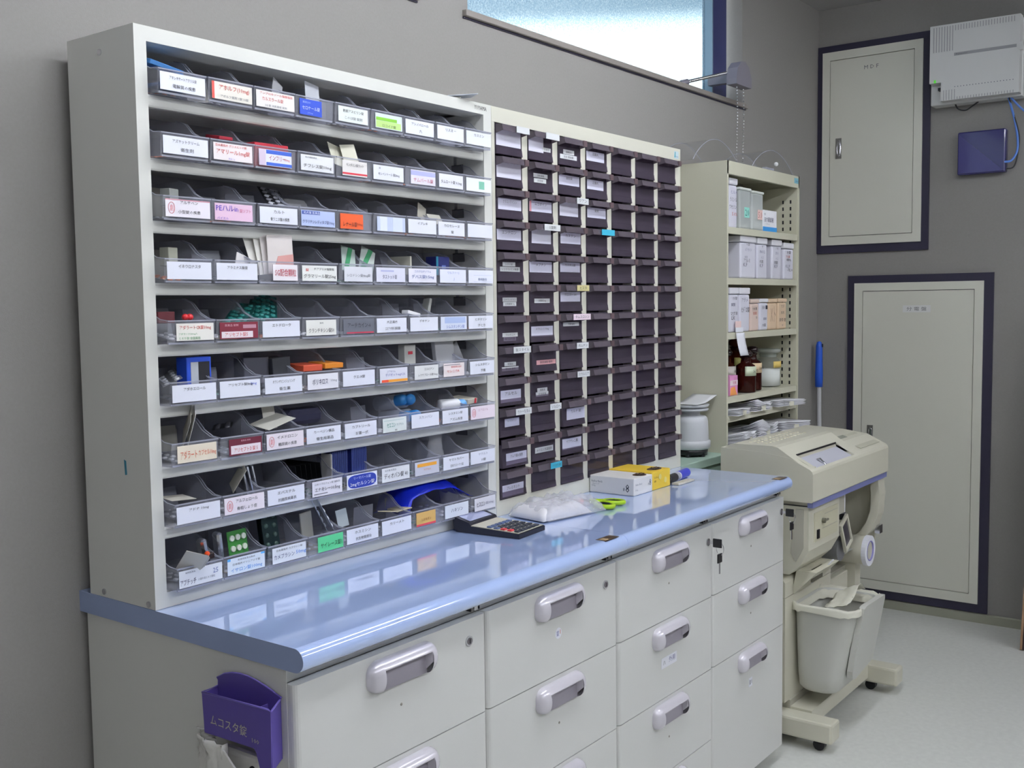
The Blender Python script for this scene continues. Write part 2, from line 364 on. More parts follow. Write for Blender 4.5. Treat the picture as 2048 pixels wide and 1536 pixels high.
# ------------------------------------------------------------------ window winder on the wall
t = thing('window_winder', 'grey window winder housing with rod and ball chain beside the high window', 'window opener', (2.64, -.06, 2.165))
a = MB(); G = mat('winder_grey_plastic', '77737E', .45)
prof = [(-.06, 0), (.07, 0), (.07, .035), (.05, .072), (.015, .09), (-.02, .085), (-.05, .06), (-.06, .02)]
a.prism(prof, 'y', -.045, -.005, G); a.box(.0, .03, -.005, .10, .02, .05, G); a.obj('housing', t)
MB().cyl((-.05, .0, .045), (-.20, .09, -.0), .006, CHROME).cyl((-.19, .085, .002), (-.215, .1, -.005), .011, G, n=12).obj('rod', t)
a = MB()
for xx, L in ((-.025, 30), (.03, 24)):
    for i in range(L): a.sphere((xx+.004*math.sin(i*.2), -.03, -.006-i*.0115), .0032, CHROME, 6, 4)
tag(a.obj('ball_chain', t), kind='stuff')
# ------------------------------------------------------------------ broom, leaning board, floor cable
t = thing('broom', 'broom with blue grip and pale pole standing in the room corner', 'broom', (3.62, -.035, 0))
MB().cyl((.02, 0, .12), (-.012, .0, .99), .0095, mat('pale_pole', 'C9C9CC', .35), n=12).obj('pole', t)
a = MB()
a.lathe([(.0, 0), (.0165, .0), (.0175, .05), (.0155, .12), (.0145, .185), (.010, .203), (0, .207)], mat('blue_grip', '2458C8', .35), (-.014, 0, .985), 16)
a.obj('grip', t)
MB().box(-.017, -.011, -.017, -.0135, 1.165, 1.18, DARK).obj('hang_hole', t)
a = MB(); a.box(-.10, .03, -.03, .02, .09, .125, mat('blue_grip', '2458C8'))
for i in range(22): a.prism([(-.095+i*.0055, 0), (-.0925+i*.0055, 0), (-.092+i*.0054, .09), (-.0955+i*.0054, .09)], 'y', -.025, .016, mat('broom_bristle', 'B5B08F', .8))
a.obj('brush_head', t)
t = thing('leaning_board', 'dark brown-edged board leaning at the far right wall', 'board', (3.372, -1.02, 0))
ang = .19
M = Matrix.Rotation(ang, 4, 'Y')
MB().box(0, .022, -.40, .073, .004, 1.35, mat('dark_board_face', '3A2A2A', .5), M=M).obj('board', t)
MB().box(-.002, .024, .073, .081, .004, 1.35, mat('tan_wood_edge', '9C7B5E', .5), M=M).obj('edge_strip', t)

# ================================================================== COUNTERS
def nose_profile(y0, y1, zt, th):
    r = th/2; pts = [(y1, zt-th), (y1, zt)]
    pts = [(y1, zt)]
    for i in range(0, 13):
        a = PI/2+PI*i/12; pts.append((y0+r+r*math.cos(a), zt-r+r*math.sin(a)))
    pts.append((y1, zt-th)); return pts
ZC = .86
def counter(x0, x1, label, plate_x):
    t = thing('worktop', label, 'worktop', ((x0+x1)/2, -.3, ZC-.038))
    ox, oy, oz = t.location
    P = [(y-oy, z-oz) for y, z in nose_profile(-.602, -.0, ZC, .038)]
    a = MB(); a.prism(P, 'x', x0-ox+.0004, x1-ox-.0004, BLUE, smooth=False)
    o = a.obj('slab', t); me = o.data
    for p in me.polygons: p.use_smooth = len(p.vertices) == 4 and p.area < .02
    b = MB(); b.box(plate_x-.028-ox, plate_x+.028-ox, -.592-oy, -.566-oy, .038, .0386, mat('brown_name_plate', '5B4A3E', .35, .3))
    b.box(plate_x-.024-ox, plate_x-.006-ox, -.588-oy, -.57-oy, .0386, .0388, mat('gold_print', 'A98F6B', .4)); b.obj('name_plate', t)
    if x0 < .1:
        MB().prism(P, 'x', x0-ox-.0004, x0-ox+.0004, BLUEEND).obj('shaded_end', t)  # thin end face in the darker blue, painted as the shadow side
counter(.0, .9546, 'left half of the glossy pale blue worktop, under the open bin rack', .905)
counter(.9546, 1.897, 'right half of the glossy pale blue worktop, under the small drawer unit', 1.855)

def handle_mesh():
    w2, h, b, r = .083, .055, .024, .024
    a = MB(); nu, nv = 22, 12
    us = []
    for i in range(9): us.append(-w2+r*(1-math.cos(PI/2*i/8)))
    for i in range(1, 6): us.append(-w2+r+(2*w2-2*r)*i/6)
    for i in range(9): us.append(w2-r+r*math.sin(PI/2*i/8))
    V = []; 
    for u in us:
        e = max(0, (abs(u)-(w2-r))/r); s = math.sqrt(max(0.0, 1-e*e))
        for j in range(nv+1):
            th = PI*j/nv
            V.append((u, -b*math.sin(th)**.8*(.15+.85*s)*(s > 0), (h/2)*math.cos(th)*(.25+.75*s)))
    k = nv+1; fs = []
    for i in range(len(us)-1):
        mid = abs((us[i]+us[i+1])/2) < w2-r-.002
        for j in range(nv):
            if mid and j >= nv//2-2: continue
            fs.append((i*k+j, i*k+j+1, (i+1)*k+j+1, (i+1)*k+j))
    a.add(V, fs, SILVER, True)
    # inner wall of hood, cheeks and pocket
    zi = (h/2)*math.cos(PI*4/12); xa = w2-r
    a.box(-xa, xa, -b*.885, -.003, zi-.0005, zi+.0015, SILVER)
    for s in (-1, 1): a.prism([(-.0, -h/2+.002), (-b*.93, -.004), (-b*.88, zi), (0, zi)], 'x', s*xa-.0008, s*xa+.0008, SILVER)
    a.prism([(-.0015, -h/2+.001), (-.007, -h/2+.001), (-.0035, zi), (-.001, zi)], 'x', -xa, xa, POCKET)
    return a.mesh('handle')
HM = handle_mesh()
LOCKM = MB().cyl((0, 0, 0), (0, -.003, 0), .0095, CHROME, n=20).cyl((0, -.003, 0), (0, -.0038, 0), .0065, colm('6A6468', .4), n=16).box(-.0012, .0012, -.0042, -.0036, -.004, .004, DARK).mesh('lock')
ROWZ = [.80, .6105, .4185, .2287, .05]
def drawer_front(x0, x1, z0, z1, parent):
    y0, y1, r = -.577, -.557, .010
    P = [(x1-.0015, y1), (x0+.0015, y1)]
    for i in range(5): a = PI+PI/2*i/4; P.append((x0+.0015+r+r*math.cos(a), y0+r+r*math.sin(a)))
    for i in range(5): a = 1.5*PI+PI/2*i/4; P.append((x1-.0015-r+r*math.cos(a), y0+r+r*math.sin(a)))
    a = MB(); a.prism(P[::-1], 'z', z0+.001, z1-.001, DRAWW); o = a.obj('drawer', parent)
    hx = (x0+x1)/2
    inst('handle', HM, o, (hx, y0-.0002, z1-.037))
    return o
names = ['leftmost drawer cabinet under the worktop, with violet holder on its side', 'second drawer cabinet from the left, small round sticker on top drawer', 'third drawer cabinet from the left, keys in its lock and a paper tag', 'rightmost drawer cabinet, two drawers above one deep drawer']
CW = 1.899/4
for k in range(4):
    x0 = .002+k*CW; x1 = x0+CW-.001
    t = thing('drawer_cabinet', 'cream steel '+names[k], 'cabinet', (0, 0, 0))
    a = MB(); a.box(x0, x0+.001, -.56, -.02, .05, .8215, WHITE).box(x1-.001, x1, -.56, -.02, .05, .8215, WHITE).box(x0+.0012, x1-.0012, -.556, -.022, .80, .8213, WHITE).box(x0+.001, x1-.001, -.55, -.02, .05, .80, WHITE)
    a.obj('body', t)
    MB().box(x0+.004, x1-.004, -.51, -.03, .0, .05, mat('plinth_grey', '8D8D93', .5)).obj('plinth', t)
    MB().box(x1-.034, x1-.031, -.566, -.556, .806, .816, BLACK).box(x1-.022, x1-.012, -.566, -.556, .805, .817, CHROME).box(x1-.009, x1-.006, -.566, -.556, .806, .816, BLACK).obj('joint_clip', t)
    rows = [(0, 1), (1, 2), (2, 3), (3, 4)] if k < 3 else [(0, 1), (1, 2), (2, 4)]
    hx = (x0+x1)/2
    for r, (i, j) in enumerate(rows):
        d = drawer_front(x0, x1, ROWZ[j], ROWZ[i], t)
        if r == 0: inst('lock', LOCKM, d, (x1-.054 if k < 2 else x1-.029, -.577, .7585))
        s = MB(); zt = ROWZ[i]
        if k == 1 and r == 0:
            s.cyl((hx, -.577, zt-.103), (hx, -.5775, zt-.103), .0115, PAPER, n=20); text(s, '錠', hx-.003, zt-.103, .009, .012, -.5778, colm('4A4E9A')); text(s, '1', hx+.006, zt-.101, .003, .009, -.5778, colm('C2662E')); s.obj('sticker', d)
        elif k == 2 and r == 1:
            s.box(hx-.0385, hx+.0385, -.5775, -.577, zt-.117, zt-.091, PAPER); text(s, 'ハ', hx-.025, zt-.104, .010, .010, -.5778, INK); text(s, '外用', hx+.014, zt-.102, .030, .014, -.5778, colm('4B4B86')); s.obj('paper_tag', d)
        elif k == 3 and r == 2:
            s.box(hx-.011, hx+.011, -.5775, -.577, zt-.121, zt-.096, PAPER); text(s, '遣', hx-.004, zt-.108, .008, .013, -.5778, INK); text(s, '1', hx+.006, zt-.108, .002, .010, -.5778, INK); s.obj('paper_tag', d)
        elif not (k == 1 and r == 0):
            s.sphere((hx, -.577, zt-.103), .0028, colm('8F8A80'), 8, 6, 1, .5, 1); s.obj('blemish', d)
def keys(x, label):
    t = thing('key_bunch', label, 'keys', (x, -.5808, .7585))
    MB().box(-.0012, .0012, -.014, .0, -.004, .004, CHROME).obj('key_blade', t)
    MB().rbox(-.002, .002, -.036, -.011, -.0115, .0115, BLACK, .0018, 2).obj('key_head', t)
    MB().tube([(0, -.031+.010*math.cos(a), -.014+.016*math.sin(a)) for a in [2*PI*i/20 for i in range(20)]], .0008, CHROME, closed=True).obj('ring', t)
    MB().rbox(-.012, .012, -.032, -.028, -.050, -.026, BLACK, .0018, 2).obj('key_head', t)
    MB().box(-.004, .002, -.0308, -.0292, -.078, -.049, CHROME).obj('key_blade', t)
keys(.002+3*CW-.030, 'black-headed keys hanging from the lock of the third cabinet')
keys(.002+4*CW-.030, 'black-headed keys hanging from the lock of the rightmost cabinet')

# ================================================================== VIOLET HOLDER
t = thing('violet_holder', 'violet plastic pen holder with white lettering on the cabinet side', 'holder', (0, -.475, .68))
# local frame: y along cabinet side, x outwards negative
a = MB()
yl, yr = .078, -.074
back = [(yr, 0), (yl, .02)] + [(yl-.004, .095)] + [(yl-.155*(i/8), .098+.018*math.sin(PI*(i/8)**.8)) for i in range(0, 9)] + [(yr, .094)]
a.prism(back, 'x', -.003, 0, PURPLE)
fl, fr = .073, -.092
# front wall, sloping outward to the top
def quadplate(P, th, m, mb):
    P = [Vector(p) for p in P]; n = (P[1]-P[0]).cross(P[3]-P[0]).normalized()*th
    mb.add([tuple(p) for p in P]+[tuple(p+n) for p in P], [(0, 3, 2, 1), (4, 5, 6, 7), (0, 1, 5, 4), (1, 2, 6, 5), (2, 3, 7, 6), (3, 0, 4, 7)], m)
front = [(fl-.004, .020), (fl, .085), (fr+.008, .0915), (fr, .0895), (fr+.002, -.004), (fr+.028, -.006), (fr+.036, .018), (fr+.042, .024)]
a.prism(front, 'x', -.036, -.0335, PURPLE)
quadplate([(-.0345, fl-.001, .083), (-.001, yl-.001, .083), (-.001, yl-.002, .022), (-.0345, fl-.004, .021)], .002, PURPLE, a)
quadplate([(-.0345, fr+.001, .088), (-.001, yr, .094), (-.001, yr, .0), (-.0345, fr+.001, -.004)], .0025, PURPLE, a)
quadplate([(-.034, fl-.004, .021), (0, yl-.003, .022), (0, yr+.04, .024), (-.034, fr+.042, .024)], .002, PURPLE, a)
a.obj('body', t)
MB().tube([(-.035, fl, .085), (-.035, fr+.008, .0915), (-.0345, fr+.001, .089), (-.0015, yr, .094)]+[(-.0015, p[0], p[1]) for p in back[2:11][::-1]]+[(-.0015, yl-.002, .085)], .0017, mat('violet_rim_highlight', '7A6CC4', .35), n=6, closed=True).obj('rim_highlight', t)  # lighter violet tube along the top edges stands in for the rim highlights
MB().box(-.034, -.002, -.047, -.0455, .03, .082, mat('violet_plastic_light', '6A5BB0', .4)).obj('divider', t)
a = MB(); WH = mat('cream_print', 'C9C6A8', .6)
text(a, 'ムコスタ錠', .008, .046, .088, .017, -.0368, WH, '-x'); text(a, '100', -.056, .036, .016, .007, -.0368, WH, '-x'); a.obj('lettering', t)
t = thing('glove_dispenser', 'white crumpled tissue bag hanging below the violet holder', 'tissue bag', (-.004, -.452, .592))
TIS = mat('white_tissue', 'E4E2DC', .85)
a = MB(); a.rbox(-.012, .0, -.062, .03, -.02, .085, TIS, .01, 3); a.obj('backing', t)
MB().cyl((-.0135, -.045, .062), (-.0118, -.045, .062), .007, DARK, n=16).obj('hole', t)
def crumple(cx, cy, cz, w_, h_, amp, sd, m, mb, face='-x', nx=14, nz=12, curve=0.0, th=.0008):
    def fn(u, v):
        n = noise.noise(Vector((u*4+sd, v*4, sd)))*amp+noise.noise(Vector((u*11, v*9+sd, 2*sd)))*amp*.4
        p = (u-.5)*w_; q = (v-.5)*h_; b = curve*(1-(2*u-1)**2)
        if face == '-x': return (cx-abs(n)-b, cy-p+n*.4, cz+q+n*.3)
        if face == '-y': return (cx+p, cy-abs(n)-b, cz+q+n*.3)
        return (cx+p, cy+q, cz+abs(n)+b)
    mb.grid(fn, nx, nz, m, th)
a = MB(); crumple(-.022, .035, .055, .07, .09, .022, 3.1, TIS, a, curve=.01); crumple(-.018, .05, .09, .04, .035, .02, 5.7, TIS, a); a.obj('tissue', t)
a = MB(); a.prism([(.02, -.05), (.012, .092), (.004, .094), (-.052, .05), (-.04, -.05)], 'x', -.034, -.031, TIS); a.obj('folded_sheet', t)

# ================================================================== OPEN BIN RACK
Y0, YB, ZT = -.233, -.036, 1.843
R = thing('open_bin_rack', 'tall off-white steel rack holding nine rows of clear bins', 'rack', (0, 0, 0))
a = MB(); a.box(.0005, .0015, Y0, YB, ZC+.0005, ZT, WHITE).box(.0015, .024, Y0, Y0+.02, ZC+.0005, ZT, WHITE); a.obj('side_panel', R)
a = MB(); a.box(.9545, .9555, Y0, YB, ZC+.0005, ZT, WHITE).box(.926, .9545, Y0, Y0+.004, ZC+.0005, ZT, WHITE).box(.926, .927, Y0+.004, YB, ZC+.0005, ZT-.02, WHITE); a.obj('side_panel', R)
MB().box(.024, .926, Y0, Y0+.012, 1.818, ZT, WHITE).box(.0015, .9545, Y0+.012, YB, ZT-.012, ZT-.0005, WHITE).box(.0015, .9545, Y0+.012, Y0+.06, 1.818, 1.8195, WHITE).obj('top_panel', R)
MB().box(.024, .926, Y0, Y0+.012, ZC+.0005, .887, WHITE).box(.0015, .926, Y0+.012, YB, .872, .887, WHITE).obj('bottom_panel', R)
RACKBACK = mat('rack_back_grey', 'A6A6AA', .6)
MB().box(.0015, .9545, YB-.002, YB, ZC+.0005, ZT-.012, RACKBACK).obj('back_panel', R)
LIP = [1.732-.1046*i for i in range(8)]+[.889]
for z in LIP[:8]:
    P = [(Y0+.003, z-.0205), (Y0+.0015, z-.018), (Y0+.0012, z-.004), (Y0+.0035, z), (YB-.002, z), (YB-.002, z-.0012), (Y0+.012, z-.0012), (Y0+.012, z-.0205)]
    MB().prism(P, 'x', .0245, .9255, SHELFW).obj('shelf', R)
for z in LIP[:8]:
    MB().box(.9236, .926, -.17, -.135, z-.045, z-.024, DARK).box(.9245, .926, -.15, -.142, z-.024, z-.0012, CHROME).obj('shelf_bracket', R)
SCR = MB().cyl((0, 0, 0), (-.0022, 0, 0), .0055, CHROME, n=14).mesh('screw')
for y, z in ((-.1352, 1.810), (-.0816, .8707), (-.2153, .8685)): inst('screw', SCR, R, (.0005, y, z))
a = MB(); text(a, 'YUYAMA', .915, 1.8315, .046, .0095, Y0-.0004, colm('33333A')); a.obj('maker_lettering', R)
MB().prism([(-.158-.006, 1.113), (-.158, 1.115), (-.152-.008, 1.088), (-.1515-.014, 1.089)][::-1], 'x', .0, .0005, colm('2E7C93')).obj('teal_tape', R)
# clear bins
BW, BP, BX = .0966, .0998, .0262
def bin_mesh():
    a = MB(); th = .0014; D = .175
    side = [(0, 0), (D, 0), (D, .078), (.085, .078), (.06, .070), (.04, .052), (.018, .042), (-.003, .040)]
    for x in (0, BW-th): a.prism(side[::-1], 'x', x, x+th, CLEAR)
    a.prism([(0, 0), (-.003, .040), (-.003+th, .040), (th, 0)], 'x', th, BW-th, CLEAR)
    a.box(th, BW-th, D-th, D, 0, .06, CLEAR); a.box(th, BW-th, th, D, 0, th, CLEAR)
    a.box(0, BW, -.0045, -.0005, .0385, .0405, RIM); a.box(.002, BW-.002, -.0015, .0008, -.0002, .003, RIM)
    for x in (0, BW-th):
        pts = [(x+th/2, y, z) for y, z in side[3:]]
        a.tube(pts, .0010, RIM, n=5)
    return a.mesh('clear_bin')
BM = bin_mesh()
K = '1E1E26'; RD = 'C8342E'; GY = '6A6C78'
# card: (background, [ (text, colour, cx, cz, w, h) in card units 0..1 ], [ (colour, x0, x1, z0, z1) bars ], x inset left, right, description)
def W2L(a_, b_, c1=K, c2=K): return ('E9EBF7', [(a_, c1, .5, .73, .6, .2), (b_, c2, .52, .27, .5, .22)], [], 0, 0)
def W1L(a_, c1=K): return ('E9EBF7', [(a_, c1, .5, .74, .5, .2)], [], 0, 0)
def WR(a_, b_): return ('EFE6EE', [(a_, K, .55, .74, .55, .2), (b_, K, .55, .28, .5, .22)], [('ring', 0, 0, 0, 0)], 0, 0)
CARDS = [
 [W2L('アキレキサートアクリル錠', '電解質の疾患'), ('E9E4DA', [('アホルフ(10mg)', RD, .55, .68, .75, .34), ('アボルフ薬剤 1錠 10錠', GY, .55, .2, .7, .16)], [('E0564C', 0, .06, 0, 1)], .03, 0),
  ('EDE9E6', [('アンブロキソール塩酸塩錠', RD, .52, .85, .88, .16), ('カルスラール錠', RD, .42, .52, .55, .24), ('SG 錠 消炎鎮咳 錠剤', GY, .5, .14, .8, .14)], [], 0, 0),
  ('2C4FC8', [('セロケール錠', 'DDE6FF', .5, .45, .8, .26), ('薬剤200', '9FB4F2', .3, .8, .4, .14), ('200mg', '9FB4F2', .45, .14, .5, .12)], [], .06, .32),
  ('E6EDEA', [('動脈アスピリン錠', K, .5, .72, .7, .2), ('このは錠 錠剤', GY, .5, .28, .6, .2)], [], .04, .06), ('DCE9E6', [('ロコイド錠', '5E7A4A', .5, .2, .6, .2)], [('86C93A', .02, .8, .52, .74), ('BFE08A', .02, .95, .05, .5)], .08, .04),
  W2L('アシノバニール', '九'), W2L('リスミー', ''), W1L('カスミン')],
 [W2L('アズサットクリーム', '衛生剤'), ('F2E9EA', [('日本薬局方 グリメピリド錠', RD, .45, .86, .8, .15), ('アマリール1mg錠', RD, .5, .48, .86, .34), ('薬品 1g', '9A8AD0', .45, .1, .3, .12)], [], .02, .04),
  ('E8E8F4', [('インフリー', 'B03A5A', .55, .5, .5, .3), ('100mg', RD, .85, .45, .16, .2)], [('D8C8DC', 0, .2, 0, 1), ('3B62C9', .22, 1, .74, .98), ('3B62C9', .22, 1, .03, .22)], .04, .1), ('E9EAEE', [('処方箋医薬品', GY, .3, .85, .5, .12), ('チフレス錠10mg', K, .5, .3, .86, .28)], [], .03, .04),
  ('E6E2E0', [('モンダミン錠カット', K, .5, .72, .7, .2)], [('D8394A', 0, 1, .08, .2)], .12, .12), ('E9EBF7', [('錠', GY, .2, .8, .1, .14), ('セレベントール 錠20mg', K, .5, .4, .7, .24)], [], 0, 0),
  ('E8E4F2', [('サムバール錠', 'C86A7E', .5, .3, .8, .3)], [('B7B9E6', 0, 1, .62, .95)], .12, 0), ('ECECF6', [('タムロート錠 0.1mg', K, .5, .42, .86, .3)], [], .03, .06), ('F1F3FA', [], [('7FBFA8', .5, .72, .2, .8)], 0, 0)],
 [('EFE9F2', [('アルサベン', K, .52, .84, .4, .18), ('小型錠の疾患', K, .52, .3, .5, .2)], [('ring', 0, 0, 0, 0), ('D99AA8', 0, 1, .94, 1)], 0, 0), ('E9C6DE', [('PEハルin', '4A34B8', .32, .72, .58, .34), ('錠ソフト', 'C86A8E', .8, .62, .3, .24), ('バイエル', '8A6AC8', .2, .12, .3, .14)], [], .02, .06),
  W2L('カルト', '骨ワニヌ酸の疾患'), ('B9C6EC', [('クラリチンレディタブ錠10mg', '2A3A7A', .5, .26, .94, .28), ('処方箋 医薬品', 'E6ECFF', .3, .85, .5, .16)], [('4358A8', .02, .55, .74, .96)], 0, .04),
  ('E8602E', [('レナール錠', K, .42, .3, .6, .34), ('100mg', '7A2A14', .85, .3, .22, .2)], [], .04, .26), ('C9D3EC', [], [('E6ECF8', .1, .35, 0, 1), ('DDE5F6', .55, .9, 0, 1)], .06, 0), W2L('イブレキ', ''), W2L('カロセレーヌ', '錠'), W1L('')],
 [W1L('イネウロナスタ'), W1L('アラミナス軟膏'), ('EFE9EE', [('SG配合顆粒', 'B81E3A', .5, .5, .86, .46)], [], .30, .04), ('ECEDEA', [('チアプリド塩酸塩', K, .62, .78, .6, .16), ('グラマリール錠25mg', K, .5, .3, .92, .3), ('錠', RD, .14, .72, .1, .2)], [], 0, 0),
  ('E2E3EC', [('シロドシン錠4mg錠', GY, .5, .4, .84, .24)], [], .1, .03), ('E4E4F4', [('タストット錠', '3A3A6A', .45, .36, .5, .32)], [('B9BCE6', .15, .6, .72, .82)], 0, .04), ('ECEAF6', [('コスクロチゾラム', '5A6AB8', .5, .8, .6, .16), ('デパス錠0.5mg', '35509A', .5, .4, .84, .32)], [], 0, 0), W2L('ワルファーJ', 'J', '8A94D8', '8A94D8'), ('ECEEFA', [('薬用酵母', '5A6A9A', .55, .3, .6, .2)], [('C6CCEC', .2, .94, .1, .12), ('C6CCEC', .2, .94, .6, .62)], 0, 0)],
 [('EDEAE2', [('アダラートCR錠10mg', 'C2342C', .5, .74, .84, .28), ('アダラート20mg入', '4E9A5E', .3, .38, .5, .14), ('とろり錠 全国薬局', '4E9A5E', .34, .14, .56, .16)], [], .14, .01), ('7E2438', [('アリセプト錠5', RD, .42, .26, .6, .26), ('医薬品 錠剤', 'D9A8B4', .3, .82, .4, .14)], [('EFE4EA', .04, .86, .06, .44), ('B88A9A', .6, .95, .62, .84)], .03, .03),
  W1L('エトドローク'), ('ECEBE6', [('錠剤', GY, .5, .8, .2, .12), ('クランチキシン錠50', K, .5, .32, .84, .3)], [], .05, .08), ('6A6D78', [('アーテカイン-6', '1A1A22', .5, .58, .74, .3)], [('C23A52', .1, .98, .03, .12)], .03, 0), W2L('大正漢方', 'エスアイ内科 消炎胃腸'),
  W1L('デキサン'), ('DDE3F4', [('シムスタンチン錠', '4A62B8', .55, .24, .7, .26)], [('B3C4EA', .15, .95, .5, .95)], 0, 0), W2L('ビタマリン', 'ひとり')],
 [W1L('アダホエロール'), ('E9EBF7', [('アリセプト錠3mg', K, .5, .74, .6, .22), ('3mg', '3A5AC8', .83, .74, .2, .2)], [], 0, 0), W2L('オランザピンジェリング', '衛生薬'), ('ECEAF2', [('ポリキロス', '1E1A50', .4, .5, .5, .4), ('10mg', GY, .85, .5, .2, .2)], [], .05, .06), ('E7E9F6', [('クエ-X錠', '3A3A4A', .5, .6, .36, .22)], [], 0, 0),
  ('E6E6F2', [('ジアゼパム', '4A4A8A', .4, .78, .3, .14), ('デパゼットmg0.2%', '34389A', .55, .52, .72, .24)], [('F0A23A', .3, 1, .02, .2), ('E8553A', .06, .3, .02, .2)], .04, .03), ('E8E8E8', [('エルピナン', K, .6, .74, .4, .18), ('レクサプロール錠10mg', '3A3A4A', .55, .3, .8, .22)], [], .12, .02), ('F0E4E4', [('セレニカR', RD, .45, .4, .6, .2), ('錠剤製薬 会社', RD, .6, .72, .7, .14)], [('5A5A6A', .03, .8, .86, .9)], .1, .1), W2L('シムスタミン', '予備')],
 [('EADFCB', [('アダラート', 'D05A34', .28, .45, .42, .5), ('カプセル10mg', 'D0603A', .75, .45, .45, .4)], [], .08, .02), ('6A1E34', [('アリセプトＤ錠 5', RD, .5, .32, .72, .28), ('医薬品 錠剤', 'D9A8B4', .5, .86, .6, .1)], [('EFE4EA', .05, .96, .08, .6)], .16, .02), WR('イメドロニン', '糖尿病の疾患'), W2L('カーベジン薬品', '衛生局薬品'), W2L('カプトリール', 'お薬一式'),
  ('E2E8E6', [('セエコン', '2E8A7E', .34, .5, .36, .32), ('カプセル', '6A8A8A', .72, .5, .3, .16), ('B5', K, .55, .12, .1, .12)], [('C6D6D6', .04, .9, .8, .86)], .1, .1), W1L('スカンパン', '8A8AA0'), W2L('レスタミン錠', 'アズム疾患'), ('F0E2EC', [('エアロゾル', 'B88AA0', .5, .7, .4, .2)], [('ring', 0, 0, 0, 0)], 0, 0)],
 [W1L('アドナ 10mg'), WR('アルフェロール', '骨粗しょう症'), W2L('エバステル', '抗糖尿病薬長'), ('E9E6F0', [('ロキソプロフェン錠 消炎剤', K, .5, .8, .84, .14), ('エナモレー10.5mg', K, .5, .42, .84, .3)], [('7A7A86', .05, .5, .12, .18)], .1, .02), ('oval', [('リーマバール錠', 'D5DEFF', .5, .74, .56, .22), ('2mgセルシン錠', 'FFFFFF', .5, .32, .8, .34)], [], .02, .02),
  ('E9EAEE', [('処方箋 医薬品', GY, .3, .82, .4, .14), ('ディオバン錠 40', K, .5, .42, .86, .4)], [], .06, 0), ('C9C9D6', [('カプセル', 'C9782E', .5, .4, .7, .14)], [('EBA53A', .1, .9, .62, .86)], .06, .06), W2L('ヤマトカバー', '日本カストマイ錠'), W2L('ヤクルト', '10錠', '8A8AA0')],
 [('E6E9F0', [('アプチッチ', '14144A', .2, .3, .36, .36), ('小建中湯エキス顆粒', GY, .62, .3, .4, .14), ('25', '5A6AA0', .84, .62, .12, .3), ('錠剤医薬品', GY, .25, .85, .4, .1)], [], .0, 0), ('E4EDF8', [('医療用医薬品集成', GY, .5, .86, .6, .12), ('日本局方イソニアジド錠', K, .5, .62, .8, .14), ('イサロン錠100mg', '2A8AD8', .5, .25, .84, .3)], [('5AB0EE', .9, 1, .88, 1), ('5AB0EE', 0, .08, .85, 1)], .04, .02),
  ('E9EDF4', [('日本薬局方 カプラシン錠', K, .5, .82, .8, .14), ('カメプラシン', '1A2A6A', .34, .42, .6, .3), ('50mg', '3A8AE0', .84, .42, .3, .3)], [], .06, .02), ('5FD293', [('サイレース錠1', K, .52, .42, .84, .36)], [], .22, .03), W2L('ホスミシン', '抗生物質感染'), W1L('カリーメト'), ('DDB36A', [('リスモダン', '8A4A1E', .5, .45, .5, .22)], [('E24A5A', 0, 1, 0, .14)], .08, .22), ('E6ECF8', [('ハキソン', '2A3A6A', .5, .55, .5, .3)], [], .06, .02), ('E2E2EC', [('ヒスロン', '12123A', .3, .5, .4, .36), ('錠200mg', '5A5A7A', .72, .5, .36, .26)], [], .1, .04)],
]
DESC = {'E9EBF7': 'white', 'EFE6EE': 'pink-ringed white', 'E9E4DA': 'cream and red', 'EDE9E6': 'red-lettered white', '2C4FC8': 'bright blue', 'DCE9E6': 'green-striped', 'F2E9EA': 'red-lettered', 'E8E8F4': 'blue-barred', 'E8602E': 'orange', 'E9C6DE': 'pink and purple', 'B9C6EC': 'pale blue', '7E2438': 'maroon', '6A1E34': 'narrow maroon', '6A6D78': 'dark grey', 'oval': 'blue oval', '5FD293': 'light green', 'DDB36A': 'amber', 'EADFCB': 'cream with orange lettering', 'C9D3EC': 'silvery blank', 'E4EDF8': 'blue-lettered', 'EDEAE2': 'red and green lettered'}
CW_, CH_ = .090, .0295
